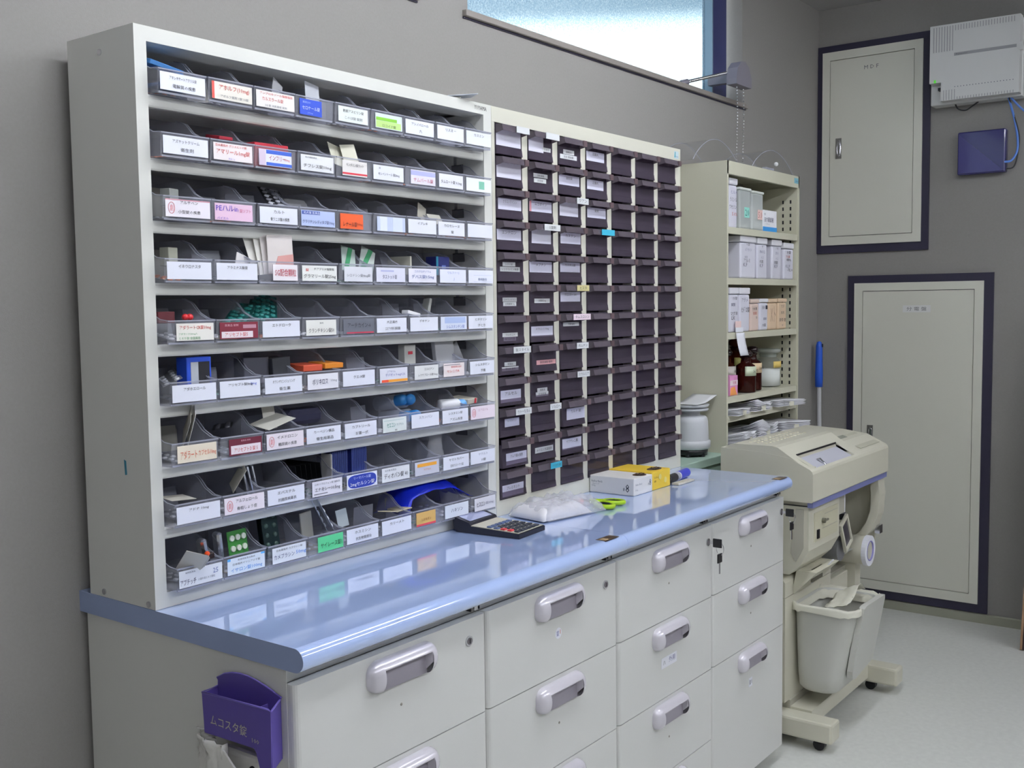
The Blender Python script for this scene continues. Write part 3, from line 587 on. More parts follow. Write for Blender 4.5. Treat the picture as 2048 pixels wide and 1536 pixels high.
for r in range(9):
    for c in range(9):
        bx = BX+BP*c+.0012; bz = LIP[r]+.0006; by = -.2555 if (r+c) % 3 else -.2535
        spec = CARDS[r][c]; d = DESC.get(spec[0], 'white')
        o = inst('clear_bin', BM, None, (bx, by, bz))
        tag(o, 'clear bin with %s card, %s row down, %s from left' % (d, ORD[r+1], ORD[c+1]), 'storage bin', 'clear bins in the open rack')
        a = MB(); x0 = .0033+CW_*spec[3]; x1 = .0033+CW_*(1-spec[4]); cw = x1-x0; y = -.0046; z0 = .0055
        if spec[0] == 'oval':
            a.box(x0, x1, y, y+.0008, z0, z0+CH_, colm('E9EBF7'))
            P = []
            for i in range(24):
                an = 2*PI*i/24; P.append((x0+cw/2+cw*.47*math.copysign(abs(math.cos(an))**.45, math.cos(an)), z0+CH_/2+CH_*.46*math.copysign(abs(math.sin(an))**.75, math.sin(an))))
            a.prism(P, 'y', y-.0003, y, colm('2A3FA8'))
        else: a.box(x0, x1, y, y+.0008, z0, z0+CH_, colm(spec[0], .6))
        for k, bar in enumerate(spec[2]):
            if bar[0] == 'ring':
                cx, cz = x0+cw*.13, z0+CH_*.5
                a.tube([(cx+.0062*math.cos(an), y-.0002, cz+.0095*math.sin(an)) for an in [2*PI*i/14 for i in range(14)]], .0005, colm('D87A82'), n=4, closed=True)
                text(a, '劇', cx, cz, .007, .011, y-.0004, colm('D87A82'))
            else: a.box(x0+cw*bar[1], x0+cw*bar[2], y-.0002-.00005*k, y, z0+CH_*bar[3], z0+CH_*bar[4], colm(bar[0]))
        for tx in spec[1]:
            if tx[0]: text(a, tx[0], x0+cw*tx[2], z0+CH_*tx[3], cw*tx[4], CH_*tx[5], y-.0007, colm(tx[1]))
        a.obj('label_card', o)

# ================================================================== THINGS IN THE BINS
def binpos(r, c): return BX+BP*(c-1)+.0012, (-.2555 if (r+c-2) % 3 else -.2535), LIP[r-1]+.002
def blister_mesh(nx=2, ny=5, w_=.036, l_=.09):
    a = MB(); a.box(-w_/2, w_/2, 0, l_, 0, .0006, FOIL)
    for i in range(nx):
        for j in range(ny):
            a.lathe([(.0050, 0), (.0044, .0018), (.0022, .0025), (0, .0025)], DARK, ((i-(nx-1)/2)*w_/nx, (j+.5)*l_/ny, .0006), 8)
    return a.mesh('blister_pack')
BLI = blister_mesh()
def blister(r, c, label, x=.048, y=.05, z=.002, rot=(0, 0, 0), foil='A9ABB2', dome='C9CBD2', name='blister_pack'):
    bx, by, bz = binpos(r, c)
    o = inst(name, BLI, None, (bx+x, by+y, bz+z), tuple(math.radians(v) for v in rot), [mat('foil_'+foil.lower(), foil, .3, .6), colm(dome, .3)])
    return tag(o, label, 'blister pack')
def packet(r, c, name, label, cat, size, x, y, z, rot, col, extra=None, bev=.001):
    bx, by, bz = binpos(r, c); w_, d_, h_ = size
    a = MB(); a.rbox(-w_/2, w_/2, 0, d_, 0, h_, colm(col) if isinstance(col, str) else col, min(bev, min(size)*.3), 1)
    if extra: extra(a, w_, d_, h_)
    o = a.obj(name, None, (bx+x, by+y, bz+z)); o.rotation_euler = tuple(math.radians(v) for v in rot)
    return tag(o, label, cat)
def sheetpile(r, c, name, label, cat, pts, n, col, x, y, z, rot, gap=.0022, w_=.06, h_=.05):
    """small sheaf of upright slips"""
    bx, by, bz = binpos(r, c); a = MB()
    for i in range(n):
        a.box(-w_/2+i*.003, w_/2+i*.002, i*gap, i*gap+.0007, 0, h_-(i*.004), colm(col[i % len(col)]))
    o = a.obj(name, None, (bx+x, by+y, bz+z)); o.rotation_euler = tuple(math.radians(v) for v in rot)
    return tag(o, label, cat)
# low generic contents seen under and above the cards
rr = random.Random(5)
used = {}
for r in range(1, 10):
    for c in range(1, 10):
        foil = rr.choice(['A9ABB2', '9FA0A8', 'B7A98F', '8E939C', 'C3C6CC']); dome = rr.choice(['D9DADF', '7A7F88', 'C46A3A', 'B8B9C0', '3E6A58', '40404A', 'D9DADF'])
        used[(r, c)] = 1
        blister(r, c, 'blister pack lying flat in %s bin of %s row down' % (ORD[c], ORD[r]), .046+rr.uniform(-.006, .006), .012+rr.uniform(0, .02), .002, (rr.uniform(3, 9), 0, rr.uniform(-10, 10)), foil, dome)
        if rr.random() < .55:
            o = sheetpile(r, c, 'leaflet_bundle', 'folded slips standing in %s bin of %s row down' % (ORD[c], ORD[r]), 'paper slips', 0, rr.choice([3, 4]), rr.choice([['8C8E96', '7A7C84'], ['9A988E', '85837C'], ['6E7078', '84868E'], ['A4A6AE', '74767E']]),
                      .05+rr.uniform(-.01, .01), .085+rr.uniform(0, .02), .012, (rr.uniform(-18, 5), 0, rr.uniform(-14, 14)), w_=rr.uniform(.045, .07), h_=rr.uniform(.04, .054))
def SP(*a, **k): return sheetpile(*a, **k)
packet(1, 1, 'blue_packet', 'blue folded packet above the top left bin card', 'packet', (.075, .05, .008), .042, .03, .046, (14, 6, 8), '3F78B4')
packet(1, 1, 'blue_packet', 'darker blue packet low in the top left bin', 'packet', (.06, .05, .006), .05, .018, .014, (4, 4, -6), '2F5C94')
packet(1, 3, 'grey_sachet', 'grey foil sachet standing behind the third top bin card', 'sachet', (.03, .002, .045), .08, .03, .03, (-15, 30, 10), '8A8B8E')
packet(1, 4, 'grey_sachet', 'pale grey sachet poking out beside the blue card', 'sachet', (.04, .002, .05), .075, .03, .028, (-10, 8, 5), 'AEB1B8')
packet(2, 2, 'red_strip', 'red strip lying behind the red-lettered card', 'packet', (.03, .04, .006), .06, .03, .046, (10, 0, 0), 'A8283A')
def stripe_extra(a, w_, d_, h_): pass
packet(2, 3, 'red_carton', 'red carton standing behind the blue-barred card', 'carton', (.080, .035, .042), .045, .004, .004, (0, 0, 0), 'B62236')
packet(2, 5, 'cream_leaflet', 'folded cream leaflet poking up in second row, left sheet', 'leaflet', (.052, .0012, .05), .045, .03, .026, (-24, 10, 8), 'C6C4B2')
packet(2, 5, 'cream_leaflet', 'folded cream leaflet poking up in second row, right sheet', 'leaflet', (.034, .0012, .05), .07, .022, .026, (-18, -6, -14), 'D4D1BF')
packet(3, 1, 'small_carton', 'small grey carton in the first bin of the third row', 'carton', (.026, .02, .03), .05, .035, .026, (0, 0, 20), '8D908C')
for i in range(3): blister(3, 3, 'black striped blister pack raised beside the blue card, %s of three from the left' % ORD[i+1], .072+i*.009, .03+i*.004, .040, (28, 10, -22), '2A2C34', 'B9BCC4')
packet(3, 4, 'clear_bag', 'clear film bag in the fourth bin of the third row', 'bag', (.07, .05, .03), .045, .05, .03, (0, 0, 6), FILM, bev=.01)
packet(3, 7, 'foil_sachet', 'tilted foil sachet behind the seventh card in the third row', 'sachet', (.03, .0012, .04), .085, .03, .038, (-20, 28, 0), 'A8A498')
packet(3, 8, 'foil_sachet', 'crumpled foil sachet behind the eighth card in the third row', 'sachet', (.05, .0015, .026), .03, .02, .030, (-30, 0, 6), 'B5B2A8')
packet(4, 1, 'small_carton', 'small yellowish carton in the first bin of the fourth row', 'carton', (.024, .02, .032), .045, .035, .028, (0, 0, 15), '9E9F90')
def sg(a, w_, d_, h_):
    a.prism([(-w_*.35, .0), (w_/2, 0), (w_/2, h_*.5), (-w_*.1, h_*.45)], 'y', -.0006, 0, colm('D9A09A'))
    text(a, 'SG', w_*.15, h_*.15, .016, .010, -.0009, colm('7A4A52'))
for i, (dx, rz, rt) in enumerate(((-.012, 8, -22), (.0, 4, -14), (.008, -2, -8), (.014, 0, -3))):
    packet(4, 3, 'granule_sachet', 'white and pink granule sachet standing tall in the fourth row, %s from the back' % ORD[i+1], 'sachet', (.062, .0012, .072), .052+dx, .028-i*.005, .018, (rt*.5, rt*.45, rz), 'E6E3DC' if i < 2 else 'DDD5D2', sg if i > 1 else None)
packet(4, 2, 'white_sachet', 'white crumpled sachet corner beside the tall sachets', 'sachet', (.03, .002, .03), .085, .03, .024, (-10, 20, 0), 'DAD6D6')
def gr(a, w_, d_, h_): a.prism([(-w_*.4, 0), (-w_*.1, 0), (w_*.3, h_), (0, h_)], 'y', -.0006, 0, colm('2C8A58'))
packet(4, 5, 'green_sachet', 'white sachet with green stripe in the fourth row, left one', 'sachet', (.04, .0015, .055), .06, .03, .024, (-16, 14, 0), 'A9B8B0', gr)
packet(4, 6, 'green_sachet', 'white sachet with green stripe in the fourth row, right one', 'sachet', (.04, .0015, .052), .012, .034, .028, (-16, 24, -6), 'B8C2BC', gr)
def dk(a, w_, d_, h_): a.box(-w_/2, -w_*.36, -.0006, 0, 0, h_, colm('1F7A94')); a.box(-w_*.1, w_*.2, -.0006, 0, h_*.35, h_*.55, colm('5A6AA8'))
packet(4, 8, 'navy_carton', 'navy carton standing in the eighth bin of the fourth row', 'carton', (.05, .03, .042), .06, .035, .022, (0, 0, 4), '1C2464', dk)
packet(4, 7, 'pale_box', 'pale narrow box edge in the seventh bin of the fourth row', 'carton', (.006, .06, .04), .05, .03, .022, (0, 0, 10), 'B9B7A8')
packet(5, 1, 'dark_red_box', 'dark red box behind the red and green lettered card', 'carton', (.034, .03, .02), .022, .03, .034, (0, 0, 0), '5A1E26')
for i in range(2): tag(MB().sphere((0, 0, 0), .006, colm('D8343A', .3), 12, 8).obj('red_tablet', None, (binpos(5, 1)[0]+.062+i*.010, -.222, LIP[4]+.046)), 'round red sweet-like tablet on show, fifth row, %s of the pair' % ('left' if i == 0 else 'right'), 'tablet')
for i in range(5): blister(5, 3 if i > 1 else 2, 'teal blister pack fanned across fifth row bins, %s from the left' % ORD[i+1], (.055 if i < 2 else -.02)+i*.018, .025+i*.003, .030+i*.003, (20+2*i, 4+i*3, -52+i*5), '1F6A68', '2E8A84')
packet(5, 7, 'white_slip', 'white folded slip on the seventh bin of the fifth row', 'paper slip', (.04, .02, .008), .03, .008, .038, (0, 12, 0), 'F0F0F4')
packet(5, 8, 'foil_strip', 'small upright foil strip in the fifth row near the right', 'sachet', (.008, .02, .05), .0, .03, .026, (0, 14, 0), '9C9D98')
blister(6, 1, 'silver blister pack leaning in the leftmost bin of the sixth row', .03, .03, .036, (8, -24, -30), 'B5B7BC', 'D5D7DC')
def bb(a, w_, d_, h_): a.box(-w_*.34, -w_*.04, -.0006, 0, h_*.08, h_*.84, colm('B9BEC6')); a.box(-w_*.04, w_*.42, -.0006, 0, h_*.08, h_*.84, colm('1A1A22'))
packet(6, 1, 'blue_carton', 'bright blue carton with black and white label in the sixth row', 'carton', (.052, .03, .052), .082, .026, .026, (0, 0, 0), '2450C8', bb)
packet(6, 3, 'dark_carton', 'dark grey carton in the third bin of the sixth row, rear', 'carton', (.06, .03, .05), .03, .05, .02, (0, 0, 0), '4E4E58')
packet(6, 3, 'dark_carton', 'dark carton with pale end in the sixth row, front', 'carton', (.045, .04, .046), .085, .04, .022, (0, -4, 0), '3A3C42')
packet(6, 4, 'orange_pack', 'red-orange pack behind the sixth row fourth card', 'packet', (.05, .05, .012), .045, .02, .038, (4, 0, 0), 'D2583C')
packet(6, 5, 'orange_pack', 'orange pack spilling between fourth and fifth bins, sixth row', 'packet', (.05, .05, .010), .0, .016, .041, (4, 0, 0), 'E08A2C')
def rd(a, w_, d_, h_): a.box(-w_*.2, w_*.2, -.0006, 0, h_*.5, h_*.66, colm('C83A4A'))
packet(6, 7, 'small_carton', 'small white carton with red mark in the sixth row', 'carton', (.036, .02, .042), .05, .04, .036, (0, 0, 0), 'C6C6C0', rd)
packet(6, 8, 'silver_sachet', 'silver printed sachet standing tall at the right of the sixth row', 'sachet', (.065, .012, .066), .075, .04, .026, (0, -8, 0), 'B4B5B8')
packet(6, 9, 'silver_sachet', 'tilted silver sachet edge in the last bin of the sixth row', 'sachet', (.03, .004, .05), .035, .05, .03, (0, -30, 0), '9C9C9E')
packet(7, 1, 'white_folded_slip', 'white folded slip standing in the leftmost bin of the seventh row', 'paper slip', (.001, .05, .062), .05, .02, .028, (24, 12, -30), 'E2E0DA')
packet(7, 1, 'white_folded_slip', 'second white slip crossing the first in the seventh row', 'paper slip', (.001, .05, .058), .04, .022, .026, (34, 14, -30), 'B9B4A8')
blister(7, 2, 'black blister pack raised in the second bin of the seventh row', .03, .03, .050, (0, -8, -40), '26262C', '44444C')
packet(7, 3, 'cream_leaflet', 'cream leaflet lying over the third bin of the seventh row', 'leaflet', (.075, .05, .001), .05, .004, .048, (10, -12, 6), 'C9C7BE')
packet(7, 3, 'cream_leaflet', 'upright cream card behind the flat leaflet, seventh row', 'leaflet', (.03, .001, .05), .062, .05, .035, (-6, -6, 0), 'CFCDC6')
packet(7, 4, 'navy_pouch', 'dark navy pouch in the fourth bin of the seventh row', 'pouch', (.09, .04, .030), .045, .04, .036, (6, 0, 0), '34344E', bev=.01)
def cap_bottle(r, c, x, y, z, rot, label, body='B9BFC6', cap='3E8FD0', R1=.016):
    bx, by, bz = binpos(r, c)
    t = thing('eye_drop_bottle', label, 'bottle', (bx+x, by+y, bz+z), 'blue-capped bottles in the rack', tuple(math.radians(v) for v in rot))
    MB().lathe([(0, 0), (R1*.9, .001), (R1, .006), (R1, .05), (R1*.7, .056)], colm(body, .35), n=18).obj('bottle_body', t)
    MB().lathe([(R1*.78, 0), (R1*.8, .016), (R1*.66, .022), (0, .023)], colm(cap, .35), (0, 0, .054), 18).obj('cap', t)
for i, (x, y, z, rt) in enumerate(((.0, .115, .05, (80, 0, 12)), (.04, .11, .05, (80, 0, -6)), (.0, .10, .019, (84, 0, 10)), (.035, .10, .019, (84, 0, 4)))):
    cap_bottle(7, 7, x+.018, y, z, rt, ['blue-capped bottle lying on top, left, seventh row', 'blue-capped bottle lying on top, right, seventh row', 'blue-capped bottle lying below, left, seventh row', 'blue-capped bottle lying below, right, seventh row'][i], cap='2F7FC0')
cap_bottle(7, 8, .052, .05, .040, (90, 0, 70), 'white bottle with light blue cap lying nearest the front, seventh row', 'EDEEF2', '6FB2F4', .013)
packet(7, 9, 'red_tipped_box', 'cream box with red corner in the last bin of the seventh row', 'carton', (.05, .05, .012), .04, .02, .038, (6, 0, 14), 'C9C4B8', lambda a, w_, d_, h_: a.box(w_*.2, w_*.4, -.0006, 0, 0, h_, colm('C82A3A')))
packet(8, 1, 'white_slip', 'white slip lying in the leftmost bin of the eighth row', 'paper slip', (.05, .04, .001), .03, .01, .042, (5, 4, 0), 'C6C2B8')
packet(8, 2, 'white_slip', 'narrow slips leaning in the second bin of the eighth row', 'paper slip', (.001, .04, .05), .05, .03, .034, (20, 26, -20), 'C4C0B2')
for i in range(3): packet(8, 3, 'silver_blister_edge', 'curved silver blister strip standing in the eighth row, %s from the left' % ORD[i+1], 'blister pack', (.004, .05, .056), -.012+i*.011, .03, .026, (10, -14, -20), mat('bright_foil', 'D0D2D8', .15, .9), bev=.002)
for i in range(6): blister(8, 4, 'dark blister strip standing on edge in the eighth row fourth bin, %s from the left' % ORD[i+1], .012+i*.013, .04, .044, (0, 82, 6), '2B2C30', '9A9CA2')
def nv(a, w_, d_, h_):
    for i in range(9): a.box(-w_/2+i*w_/9, -w_/2+i*w_/9+.0012, -.0006, 0, 0, h_, colm('4A5E9A'))
packet(8, 5, 'navy_blister_bundle', 'bundle of navy blister strips in the eighth row, left', 'blister pack', (.05, .04, .056), .028, .04, .022, (0, 0, 0), '232F6A', nv)
packet(8, 5, 'navy_blister_bundle', 'bundle of navy blister strips with silver end, eighth row', 'blister pack', (.045, .04, .056), .082, .036, .024, (0, 0, 0), '1F2C74', nv)
packet(8, 5, 'white_card_edge', 'white card edge standing left of the navy strips', 'leaflet', (.004, .03, .056), -.002, .03, .02, (0, 0, 0), 'B9B7B0')
bx, by, bz = binpos(8, 8)
a = MB()
def pouch(u, v):
    an = 2*PI*u; rad = .022*(1-.35*v)*(1+.25*noise.noise(Vector((u*9, v*7, 2)))); return (rad*math.cos(an)*1.2, rad*math.sin(an)*.6, v*.075)
a.grid(pouch, 18, 10, FILM, .0004); a.obj('x')
o = bpy.data.objects['x']; o.name = 'clear_film_bag'; o.location = (bx+.05, by+.06, bz+.02); tag(o, 'crinkled clear film bag standing in the eighth row near the right', 'bag')
SP(9, 1, 'leaflet_bundle', 'cream slips fanned at the far left of the bottom row', 'paper slips', 0, 4, ['C6C1B4', 'AFA99C'], .0+.03, .01, .028, (40, 20, -25), w_=.04, h_=.05)
packet(9, 1, 'orange_tablet_strip', 'dark strip with orange tablets in the bottom left bin', 'blister pack', (.05, .016, .010), .065, .01, .038, (0, -4, 0), '2A1A1C', lambda a, w_, d_, h_: [a.sphere((-.012+k*.024, .004, h_), .005, mat('orange_tablet', 'FF5A22', .3), 10, 6) for k in range(2)])
def bgreen(a, w_, d_, h_):
    for i in range(3):
        for j in range(2): a.lathe([(.0062, 0), (.0055, .003), (0, .0035)], colm('D8DCD2', .3), (0, 0, 0), 10) if False else a.cyl((-w_*.3+i*w_*.3, -.0, h_*(.3+.42*j)), (-w_*.3+i*w_*.3, -.003, h_*(.3+.42*j)), .0055, colm('D5DACE', .3), n=12)
packet(9, 2, 'green_blister_pack', 'green blister pack with white tablets in the bottom row', 'blister pack', (.048, .0014, .046), .055, .022, .030, (-8, 0, 6), '2E7A2E', bgreen)
packet(9, 1, 'silver_foil_strip', 'bright rolled foil strip in the bottom row, left', 'sachet', (.014, .02, .05), .092, .03, .022, (0, -10, 0), mat('bright_foil', 'D0D2D8', .15, .9), bev=.004)
packet(9, 2, 'silver_foil_strip', 'bright rolled foil strip beside the green blister pack', 'sachet', (.012, .02, .052), .022, .026, .026, (0, -6, 0), mat('bright_foil', 'D0D2D8', .15, .9), bev=.004)
for i in range(4): blister(9, 3, 'dark teal blister pack upright in the third bottom bin, %s from the front' % ORD[i+1], .045+.006*i, .035+i*.012, .004, (80, 0, -6), '24383C', '3C5650')
packet(9, 4, 'grey_foil_pack', 'dull grey foil pack standing in the fourth bottom bin', 'sachet', (.03, .004, .055), .03, .03, .026, (0, -6, 0), '8E8C86')
for i in range(2): blister(9, 4, 'shiny silver blister pack bent in the bottom row, %s one' % ('rear' if i else 'front'), .082, .02+i*.02, .042, (62, -10-i*12, 66), 'D4D6DA', 'E8E9EC')
packet(9, 5, 'foil_sachet', 'pale foil sachet leaning in the fifth bottom bin', 'sachet', (.03, .002, .036), .02, .02, .036, (-10, -4, 0), 'A6B0B6')
packet(9, 6, 'cream_leaflet', 'folded cream leaflet on the sixth bottom bin', 'leaflet', (.05, .03, .002), .06, .012, .044, (0, 10, 24), 'C9BFA4')
packet(9, 7, 'cream_leaflet', 'second folded cream leaflet beneath, bottom row', 'leaflet', (.04, .04, .003), .0, .02, .040, (0, -6, -14), 'B5AB94')
# translucent blue bag over the last two bottom bins
BAG = clear_mat('blue_film_bag', '2A3CE8', .72, .2, '1C34E0', bump=.6, bump_scale=40)
bx, by, bz = binpos(9, 8)
a = MB()
def bag(u, v):
    x = -.10+.235*u; h = .018+.058*math.sin(PI*min(1, .12+.86*u))**.7*(1-.35*abs(2*v-1)**2)*(1 if u < .75 else 1-(u-.75)*2.6)
    return (x, .006+.10*v, max(.002, h-.018)+.008*noise.noise(Vector((u*5, v*5, 1)))+.030*(u > .05))
a.grid(bag, 20, 12, BAG, .0006)
tag(a.obj('blue_bag', None, (bx, by+.01, bz+.004)), 'translucent deep blue bag lying over the right end of the bottom row', 'bag')
# paper on top of the rack
t = thing('folded_card', 'pale blue-white folded card lying on top of the rack', 'card', (.842, -.215, ZT+.0006), rot=(0, 0, -.55))
MB().grid(lambda u, v: (-.05+.1*u, -.024+.048*v, .002+.012*abs(u-.25)), 8, 2, mat('pale_blue_paper', 'C9CEDA', .6), .0012).obj('upper_sheet', t)
MB().box(-.06, .01, -.018, .012, 0, .0012, PAPER2).obj('lower_sheet', t)

# ================================================================== SMALL DRAWER UNIT
D = thing('small_drawer_unit', 'off-white steel unit with seven columns of smoked plastic drawers', 'drawer unit', (0, 0, 0))
UX0, UX1 = .9566, 1.9022
DCREAM = mat('unit_cream_steel', 'D2D0C2', .4)
a = MB(); a.box(UX0, UX0+.0015, Y0, YB, ZC+.0005, ZT, DCREAM).box(UX1-.0015, UX1, Y0, YB, ZC+.0005, ZT, DCREAM).box(UX0+.0015, UX1-.0015, Y0+.001, YB, ZT-.0015, ZT, DCREAM).box(UX0+.0015, UX1-.0015, YB-.002, YB, ZC+.0005, ZT-.0015, DCREAM)
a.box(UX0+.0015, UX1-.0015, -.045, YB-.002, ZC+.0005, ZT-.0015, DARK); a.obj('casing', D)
MB().box(UX0+.0015, UX1-.0015, Y0, Y0+.018, 1.807, ZT-.0015, DCREAM).obj('top_rail', D)
MB().box(UX0+.0015, UX1-.0015, Y0, Y0+.018, ZC+.0005, .8985, DCREAM).obj('bottom_rail', D)
CX0, CP, DW = .9696, .1319, .1065
for i in range(8):
    x0 = UX0+.0015 if i == 0 else CX0+CP*(i-1)+DW+.001; x1 = UX1-.0015 if i == 7 else CX0+CP*i-.001
    MB().box(x0, x1, Y0+.0005, Y0+.03, .8985, 1.807, DCREAM).obj('stile', D)
a = MB(); a.box(1.862, 1.890, Y0-.0004, Y0, 1.812, 1.834, colm('C3D6DC')); text(a, 'Lamec', 1.879, 1.819, .018, .006, Y0-.0006, colm('4A6A9A')); a.prism([(1.864, 1.815), (1.869, 1.815), (1.871, 1.832), (1.868, 1.832)], 'y', Y0-.0008, Y0-.0004, colm('1F9AA8')); a.obj('maker_badge', D)
RP = .0757
def drw():
    a = MB(); h = RP-.0045
    a.box(0, DW-.001, 0, .0016, .0, h, SMOKE)
    a.prism([(-.0035, .001), (0, .001), (0, .0175), (-.0012, .0165)], 'x', .0008, DW-.0018, SMOKE)
    for x in (0, DW-.0022): a.box(x, x+.0012, .0016, .165, .002, h*.82, SMOKE)
    a.box(.0012, DW-.0022, .0016, .165, .001, .0022, SMOKE)
    return a.mesh('drawer')
def pul():
    a = MB(); w_ = DW-.004
    a.prism([(-.0225, .000), (-.0205, .0), (-.0165, .0135), (0, .0145), (0, .0162), (-.0185, .0152)], 'x', 0, w_, PULLM)
    for x in (0, w_-.0018): a.prism([(-.0215, .0005), (0, -.004), (0, .0145), (-.0175, .0145)], 'x', x, x+.0018, PULLM)
    a.box(w_-.016, w_, -.0228, -.0172, .0, .0150, mat('pull_end_brown', '5E4C50', .35))
    return a.mesh('pull')
DM, PM = drw(), pul()
SLIP = mat('lavender_white_slip', 'DAD9EC', .7); TAG = mat('small_white_tag', 'D6D8DA', .7)
# (column,row): list of (kind, x0,x1,z0,z1, text, colour) in fractions of the front
DC = {
 (1,1): [('s', .02, .95, .1, .74), ('p', .5, 1.0)], (1,2): [('s', .02, .95, .1, .76)], (1,3): [('c', .06, .94, .30, .68, 'クラストマイシン')], (1,4): [('c', .0, .92, .34, .70, 'エンテロン')],
 (1,5): [('t', .2, .68, .52, .66, 'レスミ錠'), ('t', .1, .86, .34, .5, 'レンドルミン疾患')], (1,6): [('t', .18, .72, .38, .52, 'ワナランドカプ'), ('t', .2, .7, .22, .37, '抗胃腸薬10g')], (1,7): [('t', .16, .74, .24, .38, 'プルゼニド'), ('t', .2, .68, .1, .25, '衛生錠剤薬')],
 (1,8): [('p', .28, .95, '錠スタイル'), ('t', .22, .66, .3, .44, '胃薬錠'), ('t', .12, .76, .14, .28, '衛生錠 錠剤')], (1,9): [('c', .06, .84, .12, .54, 'アルセル')], (1,10): [('p', .34, .95, 'カトーなまん'), ('c', .2, .76, .34, .62, 'レスタミン')],
 (1,11): [('c', .16, .96, .10, .50, 'ツムラ錠A 疾患')], (1,12): [('c', .08, .90, .06, .46, 'プレミネント')],
 (2,1): [('s', .02, .62, .1, .74), ('t', .58, .92, .36, .5, 'ロキソ'), ('p', .42, .98)], (2,2): [('t', .2, .78, .48, .62, '消炎鎮痛'), ('t', .22, .72, .30, .45, '抗生錠')], (2,3): [('c', .02, .94, .34, .72, 'ムコダイン')], (2,4): [('p', .32, .98, 'S.錠剤'), ('s', .1, .9, .12, .7)],
 (2,5): [('c', .0, .92, .34, .72, 'メプチン')], (2,6): [('t', .18, .82, .32, .48, '浣腸液 Ag')], (2,7): [('c', .04, .94, .2, .56, 'メラヒレ S 10mg')], (2,8): [('k', .16, .96, .26, .42, '防風通聖 錠剤')], (2,9): [('t', .26, .68, .34, .48, '痛散湯'), ('t', .2, .72, .18, .34, '抗血栓薬')],
 (2,10): [('p', .48, .95, 'ソルロヘ')], (2,11): [('t', .14, .9, .28, .48, 'メイロン 抗凝固剤')], (2,12): [('q', .48, .95, 'バイロテン錠')],
 (3,1): [('t', .22, .7, .42, .58, '錠剤10'), ('t', .08, .82, .24, .40, '抗生 衛生薬')], (3,2): [('c', .02, .92, .36, .72, '亜鉛錠')], (3,3): [('p', .48, 1, 'ワアン'), ('s', .04, .86, .12, .76)], (3,4): [('c', .06, .96, .36, .76, 'カステン')], (3,5): [('c', .04, .92, .38, .74, 'カスタム錠')],
 (3,6): [('y', .46, 1, 'ヒスタ'), ('c', .04, .92, .36, .72, 'クロスター 100')], (3,7): [('r', .28, 1.06, 'タムスロシン'), ('t', .14, .86, .52, .66, '大黄 錠剤')], (3,8): [('p', .42, .95, '抗ムチン')], (3,9): [('p', .44, 1, 'ミカルミア')], (3,10): [('c', .18, 1, .24, .66, 'カルナ 錠')], (3,11): [('c', .06, .92, .20, .60, 'イグザレ二種')],
 (4,1): [('c', .02, .86, .34, .70, '正露丸')], (4,2): [('c', .04, .82, .34, .70, '正露丸')], (4,3): [('c', .04, .92, .34, .72, '錠剤')], (4,4): [('q', .38, 1.0, '')],
}
BRN = colm('41414C')
for c in range(1, 8):
    for r in range(1, 13):
        x = CX0+CP*(c-1)+.0005; zt = 1.8055-RP*(r-1); z = zt-RP+.003
        out = .006 if (c, r) in ((2, 8), (3, 10), (1, 11)) else 0
        d = inst('drawer', DM, D, (x, Y0-.0010-out, z))
        if c == 1: d['label'] = 'smoked plastic drawer, first column, %s row down' % ORD[r]
        inst('pull', PM, d, (.0015, 0, RP-.0225))
        for e in DC.get((c, r), []):
            a = MB(); W = DW-.001; H = RP-.0045
            if e[0] in 'pqyr':
                col = {'p': TAG, 'q': colm('3FB4D2'), 'y': colm('CFC58E'), 'r': colm('E8D3DE')}[e[0]]
                x0, x1 = W*e[1], W*e[2]; a.box(x0, x1, -.0245, -.0233, RP-.0225+.0, RP-.0225+.0155, col)
                if len(e) > 3 and e[3]: text(a, e[3], (x0+x1)/2, RP-.0225+.008, (x1-x0)*.8, .008, -.0248, BRN)
                a.obj('pull_tag', d)
            elif e[0] == 's':
                a.box(W*e[1], W*e[2], -.0006, -.0001, H*.30, H*e[4]+.008, mat('pale_slip_and_sheen', 'DCDAEA', .35)); a.obj('slip_and_sheen', d)  # pale slips on the front, also standing in for reflections on the drawers
            else:
                col = {'c': SLIP, 't': TAG, 'k': colm('E2A9AC')}[e[0]]
                x0, x1, z0, z1 = W*e[1], W*e[2], H*e[3], H*e[4]
                a.box(x0, x1, -.0007, -.0001, z0, z1, col)
                if e[0] == 'c': text(a, e[5], (x0+x1)/2, z1-(z1-z0)*.28, (x1-x0)*.6, (z1-z0)*.28, -.0010, BRN)
                else: text(a, e[5], (x0+x1)/2, (z0+z1)/2, (x1-x0)*.84, (z1-z0)*.55, -.0010, BRN)
                if (c, r) == (2, 3): a.box(x0, x0+.008, -.0009, -.0007, z0, z1, colm('E29AA8'))
                a.obj('label_card', d)

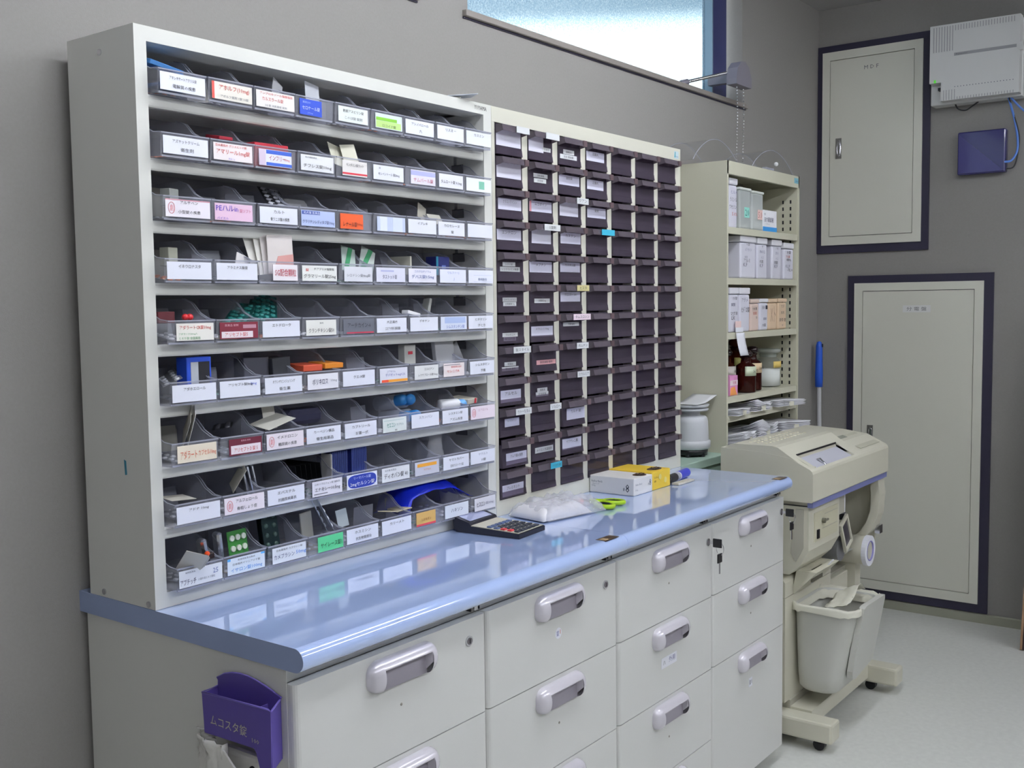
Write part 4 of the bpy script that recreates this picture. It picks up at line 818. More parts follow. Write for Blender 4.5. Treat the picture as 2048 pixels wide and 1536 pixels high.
# ================================================================== GREEN BASE AND TALL SHELF
t = thing('green_base_cabinet', 'pale green steel cabinet beyond the worktop, under the mixer', 'cabinet', (0, 0, 0))
MB().rbox(1.906, 2.93, -.236, -.002, .835, .862, GREEN, .002, 1).obj('top', t)
MB().box(1.91, 2.92, -.23, -.004, .0, .835, mat('green_side', '9DB5A8', .45)).obj('body', t)
T = thing('tall_shelf', 'beige steel shelf with white canisters, bottles and paper bundles', 'shelf', (0, 0, 0))
TX0, TX1, TY = 2.228, 2.857, -.235
TC = mat('tall_shelf_beige', 'C8C6B2', .42)
MB().box(TX0, TX0+.001, TY+.004, -.003, .8625, ZT, TC).box(TX0, TX0+.011, TY, TY+.004, .8625, ZT, TC).obj('side_panel', T)
MB().box(TX1-.001, TX1, TY+.004, -.003, .8625, ZT, TC).box(TX1-.009, TX1, TY, TY+.004, .8625, ZT, TC).box(TX1-.012, TX1-.009, TY+.004, -.003, .8625, ZT-.04, TC).obj('side_panel', T)
MB().box(TX0+.001, TX1-.001, TY, TY+.012, 1.800, ZT, TC).box(TX0+.001, TX1-.001, TY+.012, -.003, ZT-.01, ZT-.0005, TC).obj('top_panel', T)
MB().box(TX0+.001, TX1-.001, -.005, -.003, .8625, ZT-.01, mat('tall_shelf_back', '8B8A7C', .6)).obj('back_panel', T)
SZ = [1.6245, 1.4545, 1.2695, 1.0525, .987]
for z in SZ: MB().prism([(TY+.001, z-.022), (TY+.001, z-.001), (TY+.002, z), (-.005, z), (-.005, z-.0015), (TY+.014, z-.0015), (TY+.014, z-.022)], 'x', TX0+.0015, TX1-.0125, TC).obj('shelf', T)
a = MB()
for y in (TY+.03, TY+.06):
    for i in range(34):
        z = 1.75-i*.0255; a.box(TX1-.0126, TX1-.0118, y-.003, y+.003, z-.0065, z+.0065, DARK)
tag(a.obj('slots', T), kind='stuff')
a = MB(); a.box(2.805, 2.845, TY-.0005, TY, 1.815, 1.835, colm('7FB9C6')); text(a, 'Lamec', 2.829, 1.825, .028, .009, TY-.0008, colm('2A5A96')); a.obj('maker_badge', T)
CAN = mat('canister_white_enamel', 'D9D8E4', .35); CANP = mat('canister_pinkish', 'DCC6BC', .45); CANO = mat('canister_tan', 'D9BFA2', .5)
def canister(x0, x1, z, h, d, m, label, lines, lid=True, yf=-.222):
    t = thing('canister', label, 'canister', ((x0+x1)/2, yf+d/2, z+.0008), 'square canisters on the tall shelf')
    w_ = (x1-x0)/2; lh = .022 if h > .13 else .014
    MB().rbox(-w_+.002, w_-.002, -d/2, d/2, 0, h-lh-.0015, m, .006, 2).obj('tin_body', t)
    MB().rbox(-w_, w_, -d/2-.002, d/2+.002, h-lh, h, mat('canister_lid', 'E4E3EA', .3) if m is CAN else m, .004, 2).obj('lid', t)
    a = MB()
    for (tx, cx, cz, ww, hh, col) in lines: text(a, tx, cx*w_*2, cz*h, ww*w_*2, hh*h, -d/2-.0006, colm(col))
    if lines: a.obj('lettering', t)
I = '2B2B3C'; IR = 'C0392B'
canister(2.285, 2.352, SZ[0], .168, .13, CAN, 'tall white canister at the left of the top shelf', [('ヒルド', .1, .72, .7, .07, '6A6A9A'), ('ラミシ ル', .0, .57, .8, .08, I), ('ワセリン', -.05, .42, .8, .08, I), ('5.0%', .15, .28, .6, .07, IR)], yf=-.215)
FROST = clear_mat('frosted_box_plastic', 'EFF3F2', .55, .4, 'D9DEDC')
def tub(x0, x1, z, h, label, m2, tagc, txt, tagp):
    t = thing('plastic_tub', label, 'tub', ((x0+x1)/2, -.17, z+.0008))
    w_ = (x1-x0)/2
    MB().rbox(-w_+.003, w_-.003, -.05, .05, 0, h-.008, FROST, .006, 2).obj('tub_body', t)
    MB().rbox(-w_, w_, -.053, .053, h-.009, h, mat('tub_lid', 'DDE2DC', .3), .004, 2).obj('lid', t)
    MB().rbox(-w_+.008, w_-.008, -.044, .044, .003, h*m2, mat('tub_powder', 'E8E6E4', .8), .004, 1).obj('contents', t)
    a = MB(); a.box(tagp-.020, tagp+.020, -.0515, -.0505, h*.28, h*.53, colm(tagc)); text(a, txt, tagp, h*.4, .03, .022, -.0518, colm('3A6A6A' if tagc[0] == '9' else '9A4A4A')); a.obj('tag', t)
tub(2.357, 2.452, SZ[0], .142, 'frosted tub with mint green tag on the top shelf', .12, '9BE0D2', '20', .012)
tub(2.458, 2.560, SZ[0], .138, 'frosted tub half full of white powder, pink tag, top shelf', .62, 'E9C9C4', '5.0', .018)
t = thing('medicine_carton', 'white carton with bright blue base band on the top shelf', 'carton', (2.628, -.18, SZ[0]+.0008))
a = MB(); a.rbox(-.062, .062, -.035, .035, 0, .078, colm('EDEDF2'), .0015, 1); a.obj('box', t)
a = MB(); a.box(-.0622, .0622, -.0356, -.035, .0005, .018, colm('3E9AE0')); text(a, 'ヨウ素試液', -.01, .044, .08, .018, -.0359, colm('4A4A6A')); text(a, '純正', -.045, .063, .015, .007, -.0359, colm('6A6A7A')); text(a, 'カプセル入', -.02, .028, .04, .006, -.0359, colm('9A9AA8')); a.obj('printed_front', t)
def scr(a_='ハ', b_='ﾘﾝ酸', c_='K.Z'): return [(a_, 0, .78, .4, .06, I), (b_, 0, .66, .66, .07, '5A5A86'), (c_, 0, .52, .6, .05, '9A9AB0'), ('抗菌', -.1, .42, .5, .08, I), ('K.F', -.1, .32, .45, .08, '4A4A66')]
z1 = SZ[1]
canister(2.362, 2.492, z1, .147, .16, CAN, 'widest white canister, leftmost on the second shelf', [('V 錠', -.02, .80, .3, .07, I), ('ﾊﾞｾﾄｼﾝ', 0, .68, .8, .08, '7A7A9A'), ('軟膏', -.15, .50, .4, .06, '9A9AA8'), ('アルミ', -.1, .42, .6, .08, I), ('K.F', -.2, .32, .35, .09, '4A4A66')])
canister(2.502, 2.590, z1, .1455, .15, CAN, 'white canister second from left on the second shelf', scr('Y', 'INO2'))
canister(2.632, 2.722, z1, .144, .16, CAN, 'white canister third from left on the second shelf', scr('ﾉ X', 'ﾛﾍﾝ'))
canister(2.742, 2.836, z1, .137, .15, CAN, 'white canister at the right end of the second shelf', [('10 錠', 0, .74, .6, .09, I), ('フル薬', -.1, .62, .6, .07, IR), ('硫酸Mg', 0, .53, .8, .08, I), ('K.L.F', -.1, .36, .6, .08, '4A4A66'), ('-TEL 8', .1, .26, .8, .07, I)])
z2 = SZ[2]
canister(2.262, 2.336, z2, .152, .13, CAN, 'tall greyish canister at the left of the third shelf', [('1% 錠', .1, .76, .6, .07, I), ('炭酸', -.1, .62, .6, .08, '5A5A76'), ('マグネ', 0, .42, .8, .09, I), ('LX', -.1, .32, .4, .08, I)], yf=-.228)
canister(2.342, 2.428, z2, .152, .13, CAN, 'tall canister second from left on the third shelf', [('アクメ', 0, .72, .7, .08, '5A5A76'), ('ﾋﾄﾞﾛ錠', .1, .5, .8, .13, I)], yf=-.228)
canister(2.446, 2.520, z2, .112, .12, CANP, 'short pinkish canister, leftmost short one on the third shelf', [('UN 散', 0, .7, .7, .09, I), ('甘草', 0, .55, .6, .1, IR), ('錠', .2, .42, .3, .08, '6A6A6A')])
canister(2.526, 2.600, z2, .114, .12, CAN, 'short grey-white canister, second short one on the third shelf', [('10 ■', .1, .72, .7, .12, I), ('麻黄', .1, .36, .6, .09, '6A6A86'), ('大棗', 0, .16, .5, .1, I)])
canister(2.606, 2.682, z2, .113, .12, CANO, 'short tan canister, third short one on the third shelf', [('Xト', 0, .5, .6, .5, 'A98A76')])
canister(2.694, 2.772, z2, .114, .12, CANO, 'short tan canister at the right of the third shelf', [('Y.F', 0, .74, .6, .1, '6A5A5A'), ('桂枝', 0, .54, .7, .1, '5A4A4A'), ('茯苓 散', 0, .3, .8, .12, '6A5A5A'), ('PP', 0, .12, .5, .06, '7A6A6A')])
AMB = clear_mat('amber_glass', 'B4622C', .40, .05, '5A2410'); AMB2 = clear_mat('dark_amber_glass', '8E4026', .50, .05, '3E1610')
LIQ = mat('brown_liquid', '9A3A1E', .3); LIQ2 = mat('amber_liquid', 'D08A2A', .3)
def bottle(x, y, z, r, h, glass, liq, lcol, txt, label, lh=.45, stop='241418'):
    t = thing('reagent_bottle', label, 'bottle', (x, y, z+.0008), 'stoppered bottles on the tall shelf')
    MB().lathe([(0, 0), (r*.95, .0005), (r, .004), (r, h*.56), (r*.9, h*.64), (r*.5, h*.70), (r*.44, h*.80), (r*.56, h*.815), (r*.56, h*.83), (r*.40, h*.835)], glass, n=22).obj('glass_body', t)
    MB().lathe([(r*.36, h*.80), (r*.34, h*.84), (r*.62, h*.86), (r*.66, h*.93), (r*.45, h*.99), (0, h)], mat('stopper_'+stop, stop, .2), n=18).obj('stopper', t)
    MB().lathe([(0, .003), (r*.92, .004), (r*.92, h*lh), (0, h*lh)], liq, n=20).obj('contents', t)
    a = MB(); 
    def lab(u, v):
        an = -PI/2+(u-.5)*1.9-.25; return ((r+.0006)*math.cos(an), (r+.0006)*math.sin(an), h*(.40+.22*v))
    a.grid(lab, 12, 1, colm(lcol), .0004); text(a, txt, r*.05, h*.51, r*1.1, h*.07, -r-.0018, colm('3A3024')); a.obj('paper_label', t)
zb = SZ[3]
bottle(2.372, -.165, zb, .033, .155, AMB, LIQ2, 'D9D6CC', 'ﾖｳ', 'amber bottle with grey label at the left, behind the pink carton', .5)
bottle(2.445, -.205, zb, .036, .150, AMB2, LIQ, 'D2DCC0', 'Se.YE', 'dark bottle with pale green label, second from the left')
bottle(2.545, -.185, zb, .034, .160, AMB2, LIQ, 'E0C6A0', 'Lun R', 'dark bottle with tan label, middle of the shelf', .5)
bottle(2.615, -.085, zb, .036, .185, AMB, LIQ, 'CBCB78', 'Fe', 'tall amber bottle with yellow label standing at the back', .4, '5A2A1A')
bottle(2.47, -.075, zb, .034, .165, AMB2, LIQ, 'B9B49A', 'I', 'dark bottle half hidden at the back left', .4)
t = thing('powder_jar', 'clear wide-necked jar of white powder with yellow label', 'jar', (2.735, -.165, zb+.0008), 'stoppered bottles on the tall shelf')
JG = clear_mat('jar_glass', 'F4F6F4', .12, .05, 'E2E4E0'); r = .047
MB().lathe([(0, 0), (r*.95, .0005), (r, .004), (r, .092), (r*.9, .102), (r*.68, .108), (r*.68, .118), (r*.84, .124)], JG, n=24).obj('glass_body', t)
MB().lathe([(r*.66, .112), (r*.66, .126), (r*.98, .130), (r*.98, .139), (r*.8, .143), (0, .143)], clear_mat('glass_lid', 'D9DDD8', .5, .08, 'C9CDC8'), n=24).obj('glass_lid', t)
MB().lathe([(0, .003), (r*.93, .004), (r*.93, .066), (0, .068)], mat('white_powder', 'F6F6F6', .9), n=24).obj('powder', t)
a = MB(); a.grid(lambda u, v: ((r+.0006)*math.cos(-PI/2+(u-.5)*1.5), (r+.0006)*math.sin(-PI/2+(u-.5)*1.5), .072+.024*v), 10, 1, colm('D9BE6A'), .0004); a.obj('paper_label', t)
t = thing('pink_carton', 'small pink and yellow carton before the amber bottle', 'carton', (2.315, -.205, zb+.0008))
MB().rbox(-.035, .026, -.018, .018, 0, .068, colm('E59ACB'), .001, 1).obj('box', t)
a = MB(); a.box(-.034, .025, -.0185, -.018, .034, .052, colm('F2E0E6')); a.prism([(-.034, .001), (.02, .001), (.0, .03), (-.03, .026)], 'y', -.0186, -.018, colm('F0A05A')); text(a, '目薬', 0, .043, .03, .01, -.0188, colm('C85A8A')); a.obj('printed_front', t)
t = thing('hanging_tag', 'white paper tag hanging from the third shelf edge', 'tag', (2.325, TY-.002, 1.19))
MB().grid(lambda u, v: (-.036+.062*u+.014*(1-v), -.004-.010*(1-v)**2-.002*u, .078*v), 4, 6, PAPER, .0006).obj('slip', t)
a = MB(); a.box(-.032, .026, -.001, .0005, .080, .096, PAPER).box(-.034, .012, .0, .0005, .096, .118, colm('E9CDCB')); a.obj('clipped_strip', t)
# paper bundles
PB = mat('bundle_paper', 'F2F2F8', .75)
def bundle(x0, x1, z, h, label, yaw=0, curl=.01, yf=-.275):
    t = thing('paper_bundle', label, 'paper bundle', ((x0+x1)/2, yf, z+.0008), 'white paper bundles on the lower shelves', (0, 0, math.radians(yaw)))
    w_ = (x1-x0)/2; n = max(4, int(h/.0024))
    a = MB()
    for i in range(n):
        q = i/n
        a.grid(lambda u, v: (-w_+2*w_*u+.003*math.sin(i*1.7), .15*v+.002*math.sin(i*2.3), .001+h*q+curl*(1-v)**2*q*(.6+.4*math.sin(u*5+1))), 5, 4, PB, .0011)
    a.obj('sheets', t)
    MB().box(-.012, .012, -.002, .003, 0, h*.9, PAPER2).obj('paper_band', t)
z4, z5 = SZ[4], .8625
bundle(2.252, 2.375, z4, .016, 'thin white paper bundle at the left of the narrow shelf', 5, .012, -.262)
bundle(2.42, 2.545, z4, .018, 'white paper bundle in the middle of the narrow shelf', -4, .03, -.258)
bundle(2.61, 2.78, z4, .018, 'white paper bundle jutting out at the right of the narrow shelf', -14, .008, -.275)
bundle(2.262, 2.41, z5, .050, 'thick paper bundle at the left of the lowest shelf', 10, .025, -.275)
bundle(2.43, 2.60, z5, .055, 'wavy paper bundle in the middle of the lowest shelf', 0, .045, -.262)
bundle(2.635, 2.80, z5, .060, 'thick banded paper bundle at the right of the lowest shelf', -16, .008, -.285)
# clear curved tray on the shelf top
COVER = clear_mat('clear_cover_plastic', 'FAFAFA', .05, .04, 'E0E0E4')
t = thing('clear_plastic_cover', 'curved clear plastic covers lying on top of the tall shelf', 'plastic cover', (2.52, -.13, ZT+.0006))
def dome(cx, L, H, y0, y1, name):
    a = MB(); a.grid(lambda u, v: (cx-L/2+L*u, y0+(y1-y0)*v, .001+H*math.sin(PI*u)**.8), 22, 4, COVER, .0015)
    for yy in (y0, y1): a.tube([(cx-L/2+L*i/22, yy, .002+H*math.sin(PI*i/22)**.8) for i in range(23)], .0013, RIM, n=6)
    return a.obj(name, t)
dome(-.19, .36, .085, -.02, .11, 'cover'); dome(.10, .36, .070, -.10, .02, 'cover')
a = MB(); a.box(.06, .13, -.09, -.075, .001, .012, RIM); a.sphere((.15, -.09, .03), .008, mat('glint_plastic', 'F4F4F6', .1), 10, 6); a.obj('latch_and_glint', t)  # the white bead is a painted glint on the clear plastic

# ================================================================== PACKING MACHINE
Mc = thing('packaging_machine', 'beige floor-standing tablet packing machine right of the worktop', 'machine', (0, 0, 0))
HX0, HX1, HF, HB = 2.011, 2.73, -.62, -.318
base = [(HB, .765), (HF+.004, .765), (HF, .769), (HF, .852), (HF+.003, .860), (HF+.010, .866), (-.545, .897), (-.455, .909), (HB, .915)]
notch = [(HB, .765), (HF+.004, .765), (HF, .769), (HF, .852), (HF+.003, .860), (HF+.010, .866), (-.609, .857), (-.548, .887), (-.546, .897), (-.455, .909), (HB, .915)]
a = MB()
a.prism(base[::-1], 'x', HX0, 2.062, MACH); a.prism(notch[::-1], 'x', 2.062, 2.405, MACH); a.prism(base[::-1], 'x', 2.405, HX1, MACH)
a.obj('head', Mc)
a = MB()
P = [(-.592, .872), (-.507, .926), (-.490, .9295), (-.365, .9295), (-.350, .926), (-.330, .914)]
P2 = [(-.546, .890), (-.546, .9013)]+P[1:]
a.prism(P, 'x', HX0+.002, 2.062, MACH); a.prism(P2, 'x', 2.062, 2.405, MACH); a.prism(P, 'x', 2.405, 2.47, MACH); a.prism([(-.40, .912), (-.39, .918), (-.335, .919), (-.328, .914)], 'x', 2.47, 2.60, MACH)
a.prism([(-.545, .8965), (-.592, .872), (-.609, .862), (-.609, .8665), (-.592, .8765), (-.545, .901)], 'x', 2.04, 2.062, MACH)
a.obj('control_hump', Mc)
a = MB()
for i in range(12):
    for j in range(3):
        a.lathe([(.0062, 0), (.0055, .0018), (.003, .0024), (0, .0024)], mat('cream_keys', 'D8D3BC', .4), (2.065+i*.029, -.395-j*.026, .9294), 8)
tag(a.obj('key_buttons', Mc), kind='stuff')
TRY = mat('hopper_lining', 'C6C6D2', .3)
MB().prism([(-.6085, .8574), (-.549, .8867), (-.549, .8880), (-.6085, .8587)], 'x', 2.063, 2.404, TRY).obj('hopper_tray', Mc)
MB().box(2.062, 2.405, -.5475, -.5455, .897, .903, BLACK).box(2.058, 2.0625, -.61, -.547, .866, .870, MACH).obj('tray_seal', Mc)
MB().tube([(2.16, -.605+.0, .862), (2.16, -.585, .880), (2.17, -.565, .872)], .0035, CHROME).obj('tray_clip', Mc)
a = MB(); a.prism([(-.5985, .8735), (-.508, .9035), (-.508, .9045), (-.5985, .8745)], 'x', 2.50, 2.70, mat('display_panel_grey', 'BDBBA8', .4)); a.prism([(-.53, .8975), (-.508, .9048), (-.508, .9055), (-.53, .8982)], 'x', 2.51, 2.58, mat('display_window', '8F9184', .25)); a.obj('display_panel', Mc)
a = MB()
for i in range(4): a.box(2.60+i*.018, 2.611+i*.018, -.545, -.535, .893, .8965, PAPER)
a.obj('panel_button', Mc)
MB().box(2.02, 2.725, -.617, -.60, .748, .7648, mat('blue_violet_strip', '7C82B4', .4)).obj('trim_strip', Mc)
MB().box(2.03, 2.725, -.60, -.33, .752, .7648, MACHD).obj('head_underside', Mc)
a = MB(); side = [(-.60, .7518), (-.60, .612), (-.575, .566), (-.54, .532), (-.40, .532), (-.34, .60), (-.34, .7518)]
a.prism(side, 'x', 2.03, 2.295, MACH); a.obj('sealer_housing', Mc)
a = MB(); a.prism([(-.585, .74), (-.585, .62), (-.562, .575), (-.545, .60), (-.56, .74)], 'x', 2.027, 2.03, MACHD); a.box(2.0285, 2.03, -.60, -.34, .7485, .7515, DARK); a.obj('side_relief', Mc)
a = MB(); a.box(2.075, 2.275, -.6025, -.60, .632, .722, mat('machine_panel_beige', 'CFCBB2', .45)); a.box(2.16, 2.27, -.6032, -.6025, .707, .7085, MACHD); a.box(2.14, 2.27, -.6032, -.6025, .664, .6655, MACHD); a.obj('cover_plate', Mc)
MB().cyl((2.14, -.6025, .690), (2.14, -.612, .690), .008, mat('knob_grey', '6E6C5E', .4)).box(2.135, 2.165, -.614, -.609, .688, .694, mat('knob_grey', '6E6C5E')).obj('knob', Mc)
MB().box(2.092, 2.11, -.606, -.6025, .640, .668, BLACK).obj('rocker_switch', Mc)
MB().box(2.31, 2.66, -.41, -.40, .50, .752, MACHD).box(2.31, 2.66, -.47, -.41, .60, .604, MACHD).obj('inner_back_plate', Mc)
a = MB(); arc = [(-.605, .7518), (-.612, .69), (-.607, .62), (-.588, .565), (-.555, .525), (-.50, .50), (-.44, .50), (-.44, .52), (-.50, .525), (-.54, .548), (-.565, .585), (-.58, .63), (-.583, .69), (-.575, .7518)]
a.prism(arc[::-1], 'x', 2.662, 2.728, MACH); a.box(2.715, 2.728, -.58, -.36, .52, .7518, MACH); a.obj('guard_arm', Mc)
MB().box(2.70, 2.731, -.603, -.585, .545, .575, CHROME).cyl((2.70, -.59, .752), (2.715, -.60, .742), .008, mat('knob_grey', '6E6C5E')).obj('guard_latch', Mc)
a = MB(); a.grid(lambda u, v: (2.36+.36*u, -.415-.125*(1-math.cos(v*PI*.5)), .60-.10*math.sin(v*PI*.5)), 4, 10, mat('chute_grey', 'A9A8A0', .35), .003); a.obj('film_chute', Mc)
DKR = mat('dark_roller', '55565A', .35)
MB().cyl((2.40, -.40, .545), (2.40, -.57, .545), .042, mat('roller_grey', '7E7F82', .35), n=24).obj('drive_roller', Mc)
MB().cyl((2.43, -.56, .665), (2.43, -.56, .752), .012, PAPER, n=14).cyl((2.41, -.56, .645), (2.41, -.56, .665), .022, BLACK, n=16).box(2.32, 2.40, -.58, -.57, .67, .752, MACHD).obj('feed_roller', Mc)
a = MB(); M = Matrix.Translation((2.40, -.585, .60)) @ Matrix.Rotation(math.radians(-28), 4, 'Y')
for b_ in ((-.034, -.026, -.056, .056), (.026, .034, -.056, .056)): a.box(b_[0], b_[1], -.006, .004, b_[2], b_[3], MACH, M=M)
for b_ in ((-.026, .026, -.056, -.046), (-.026, .026, .046, .056)): a.box(b_[0], b_[1], -.006, .004, b_[2], b_[3], MACH, M=M)
a.box(-.026, .026, -.001, .002, -.046, .046, mat('dark_window', '4A4650', .3), M=M); a.obj('sealing_frame', Mc)
MB().box(2.30, 2.36, -.57, -.50, .62, .74, mat('mechanism_grey', '8E8C80', .5)).cyl((2.345, -.585, .62), (2.345, -.57, .62), .012, CHROME, n=12).obj('mechanism_block', Mc)
LAV = mat('violet_core', '8E8AC4', .6)
a = MB(); yf = -.585
a.cyl((2.655, -.40, .490), (2.655, yf+.004, .490), .051, MACH, n=30)
a.obj('roll_housing', Mc)
a = MB(); n = 32
def ringface(a, c, r0, r1, y, th, m):
    vs = []
    for yy in (y, y+th):
        for r in (r0, r1): vs += [(c[0]+r*math.cos(2*PI*i/n), yy, c[1]+r*math.sin(2*PI*i/n)) for i in range(n)]
    fs = []
    for i in range(n):
        j = (i+1) % n; fs += [(i, j, n+j, n+i), (2*n+i, 3*n+i, 3*n+j, 2*n+j), (n+i, n+j, 3*n+j, 3*n+i), (i, 2*n+i, 2*n+j, j)]
    a.add(vs, fs, m)
ringface(a, (2.655, .490), .036, .054, yf, .016, PAPER); ringface(a, (2.655, .490), .033, .036, yf-.001, .04, LAV); a.cyl((2.655, yf+.02, .49), (2.655, yf+.022, .49), .034, mat('roll_inner', 'B9B4C9', .6), n=24); a.obj('paper_roll', Mc)
# lower cabinet
a = MB(); a.box(2.035, 2.43, -.525, -.36, .12, .452, MACH); a.prism([(-.525, .454), (-.36, .454), (-.36, .53), (-.50, .53), (-.525, .50)], 'x', 2.035, 2.43, MACH); a.obj('lower_cabinet', Mc)
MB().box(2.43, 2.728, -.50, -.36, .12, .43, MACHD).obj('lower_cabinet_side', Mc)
d = MB(); d.rbox(2.435, 2.60, -.524, -.502, .27, .425, MACH, .002, 1); d = d.obj('drawer', Mc)
MB().tube(smooth([(2.475, -.525, .352), (2.478, -.540, .350), (2.52, -.545, .356), (2.562, -.541, .364), (2.566, -.525, .365)]), .005, CHROME).obj('handle', d)
MB().box(2.645, 2.70, -.535, -.44, .06, .50, MACH).obj('column', Mc)
a = MB(); a.prism([(-.60, .53), (-.53, .455), (-.52, .455), (-.535, .53)], 'x', 2.10, 2.30, MACH); a.prism([(-.606, .545), (-.536, .46), (-.534, .462), (-.604, .548)], 'x', 2.22, 2.235, PAPER)
a.box(2.13, 2.22, -.575, -.57, .49, .53, mat('dark_pocket', '5D5A4E', .6)); a.obj('packet_guide', Mc)
# base
a = MB()
a.rbox(1.998, 2.07, -.69, -.30, .034, .096, MACH, .008, 2); a.obj('foot', Mc)
a = MB(); a.rbox(2.60, 2.672, -.70, -.30, .034, .096, MACH, .008, 2); a.obj('foot', Mc)
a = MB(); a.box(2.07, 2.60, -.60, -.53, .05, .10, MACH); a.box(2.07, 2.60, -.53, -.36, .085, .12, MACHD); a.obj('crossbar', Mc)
CAS = MB().cyl((-.011, 0, .018), (.011, 0, .018), .018, BLACK, n=18).box(-.014, .014, -.01, .012, .022, .036, DARK).mesh('caster')
for x, y in ((2.034, -.64), (2.034, -.34), (2.636, -.60), (2.636, -.34)): inst('caster', CAS, Mc, (x, y, 0))
tag(MB().tube(smooth([(2.47, -.56, .285), (2.56, -.60, .265), (2.615, -.60, .238), (2.62, -.60, .222), (2.58, -.60, .203), (2.47, -.58, .19)]), .0035, BLACK).obj('power_cable', Mc))
# waste bin
Wb = thing('waste_bin', 'light grey plastic waste bin hung before the packing machine', 'bin', (0, 0, 0))
def rr_ring(x0, x1, y0, y1, z, r, n=6):
    pts = []
    for (cx, cy, a0) in ((x1-r, y1-r, 0), (x0+r, y1-r, PI/2), (x0+r, y0+r, PI), (x1-r, y0+r, 1.5*PI)):
        for i in range(n+1): an = a0+PI/2*i/n; pts.append((cx+r*math.cos(an), cy+r*math.sin(an), z))
    return pts
def loft(mb, rings, m, cap0=True, cap1=False):
    k = len(rings[0]); vs = [p for rg in rings for p in rg]
    fs = [(i*k+j, i*k+(j+1) % k, (i+1)*k+(j+1) % k, (i+1)*k+j) for i in range(len(rings)-1) for j in range(k)]
    mb.add(vs, fs, m, True)
    if cap0: mb.add(rings[0], [tuple(range(k))[::-1]], m)
    if cap1: mb.add(rings[-1], [tuple(range(k))], m)
a = MB(); bx0, bx1, by0, by1 = 2.09, 2.340, -.715, -.532
prof = [(.145, .030), (.150, .012), (.162, .003), (.20, 0), (.30, -.003), (.412, -.006), (.418, -.010), (.424, -.008), (.424, -.002), (.20, .004), (.155, .02)]
rings = []
for z, ins in prof:
    s = max(0, (.424-z)/.28)
    rings.append(rr_ring(bx0+.003*s+ins, bx1-.006*s-ins, by0+.048*s+ins, by1-ins, z, .045))
loft(a, rings, GREYBIN, True, True); a.obj('bin_body', Wb)
a = MB(); P = [(2.333, .215), (2.338, .418), (2.330, .432), (2.155, .436), (2.135, .43), (2.130, .30), (2.136, .225), (2.150, .198), (2.18, .190)]
Msh = Matrix.Shear('XZ', 4, (0, 0)) if False else Matrix.Identity(4)
vs = []
for off in (-.006, 0):
    for x, z in P[::-1]: vs.append((x, by0+.048*((.424-z)/.28)-.017+(off if off else .012), z))
k = len(P); a.add(vs, [tuple(range(k)), tuple(range(k, 2*k))[::-1]]+[(i, k+i, k+(i+1) % k, (i+1) % k) for i in range(k)], GREYBIN); a.obj('front_plate', Wb)
MB().tube(smooth([(2.336, -.715, .418), (2.348, -.712, .40), (2.352, -.705, .34), (2.352, -.70, .30)]), .0035, GREYBIN).obj('side_rib', Wb)
a = MB()
LIN = mat('cream_liner_film', 'DEDCCD', .5)
ring2 = []
for k_, (ins, z) in enumerate(((.008, .395), (.004, .412), (-.013, .431), (-.016, .424), (-.0155, .408))):
    rg = rr_ring(bx0+ins, bx1-ins, by0+ins, by1-ins, z, .045); ring2.append([(x, y, zz+.006*noise.noise(Vector((x*60, y*60, k_)))) for x, y, zz in rg])
loft(a, ring2, LIN, False, False)
a.grid(lambda u, v: (2.15+.185*u, -.675+.075*v, .428+.040*math.exp(-((u-.72)*4)**2)*(1-.5*v)+.010*noise.noise(Vector((u*7, v*5, 8)))-.02*v), 16, 8, LIN, .0008)
a.obj('bag_liner', Wb)

# ================================================================== MIXER
t = thing('powder_mixer', 'small white round powder mill on the green cabinet, paper on top', 'mixer', (2.128, -.152, .8626))
MW = mat('mixer_white_plastic', 'C9CBD0', .3)
a = MB(); a.lathe([(.045, .004), (.056, .006), (.058, .022), (.05, .026)], BLACK)
for i in range(6): an = i*PI/3+.3; a.cyl((.05*math.cos(an), .05*math.sin(an), 0), (.05*math.cos(an), .05*math.sin(an), .012), .008, BLACK, n=10)
a.box(.045, .07, -.03, -.02, .018, .030, BLACK); a.obj('feet_ring', t)
MB().lathe([(.0, .024), (.060, .024), (.0655, .030), (.0665, .050), (.063, .053)], MW, n=32).obj('base_band', t)
MB().lathe([(.060, .050), (.0605, .056), (.0575, .115), (.055, .127), (.049, .133), (.033, .136)], MW, n=32).obj('motor_body', t)
MB().lathe([(.032, .135), (.030, .147), (.036, .150), (.057, .1515), (.060, .157), (.056, .159), (.04, .161)], MW, n=32).obj('neck_flange', t)
MB().lathe([(.04, .160), (.058, .164), (.062, .172), (.060, .173), (.0, .168)], MW, n=32).obj('dish', t)
MB().grid(lambda u, v: (-.055+.15*u, -.05+.09*v, .176+.030*(u*.6)**2+.020*max(0, u-.45)), 12, 4, mat('mill_paper', 'D8D9DC', .7), .0009).obj('paper_sheet', t)
MB().box(.056, .064, -.03, -.012, .052, .062, mat('knob_grey', '6E6C5E')).obj('side_switch', t)

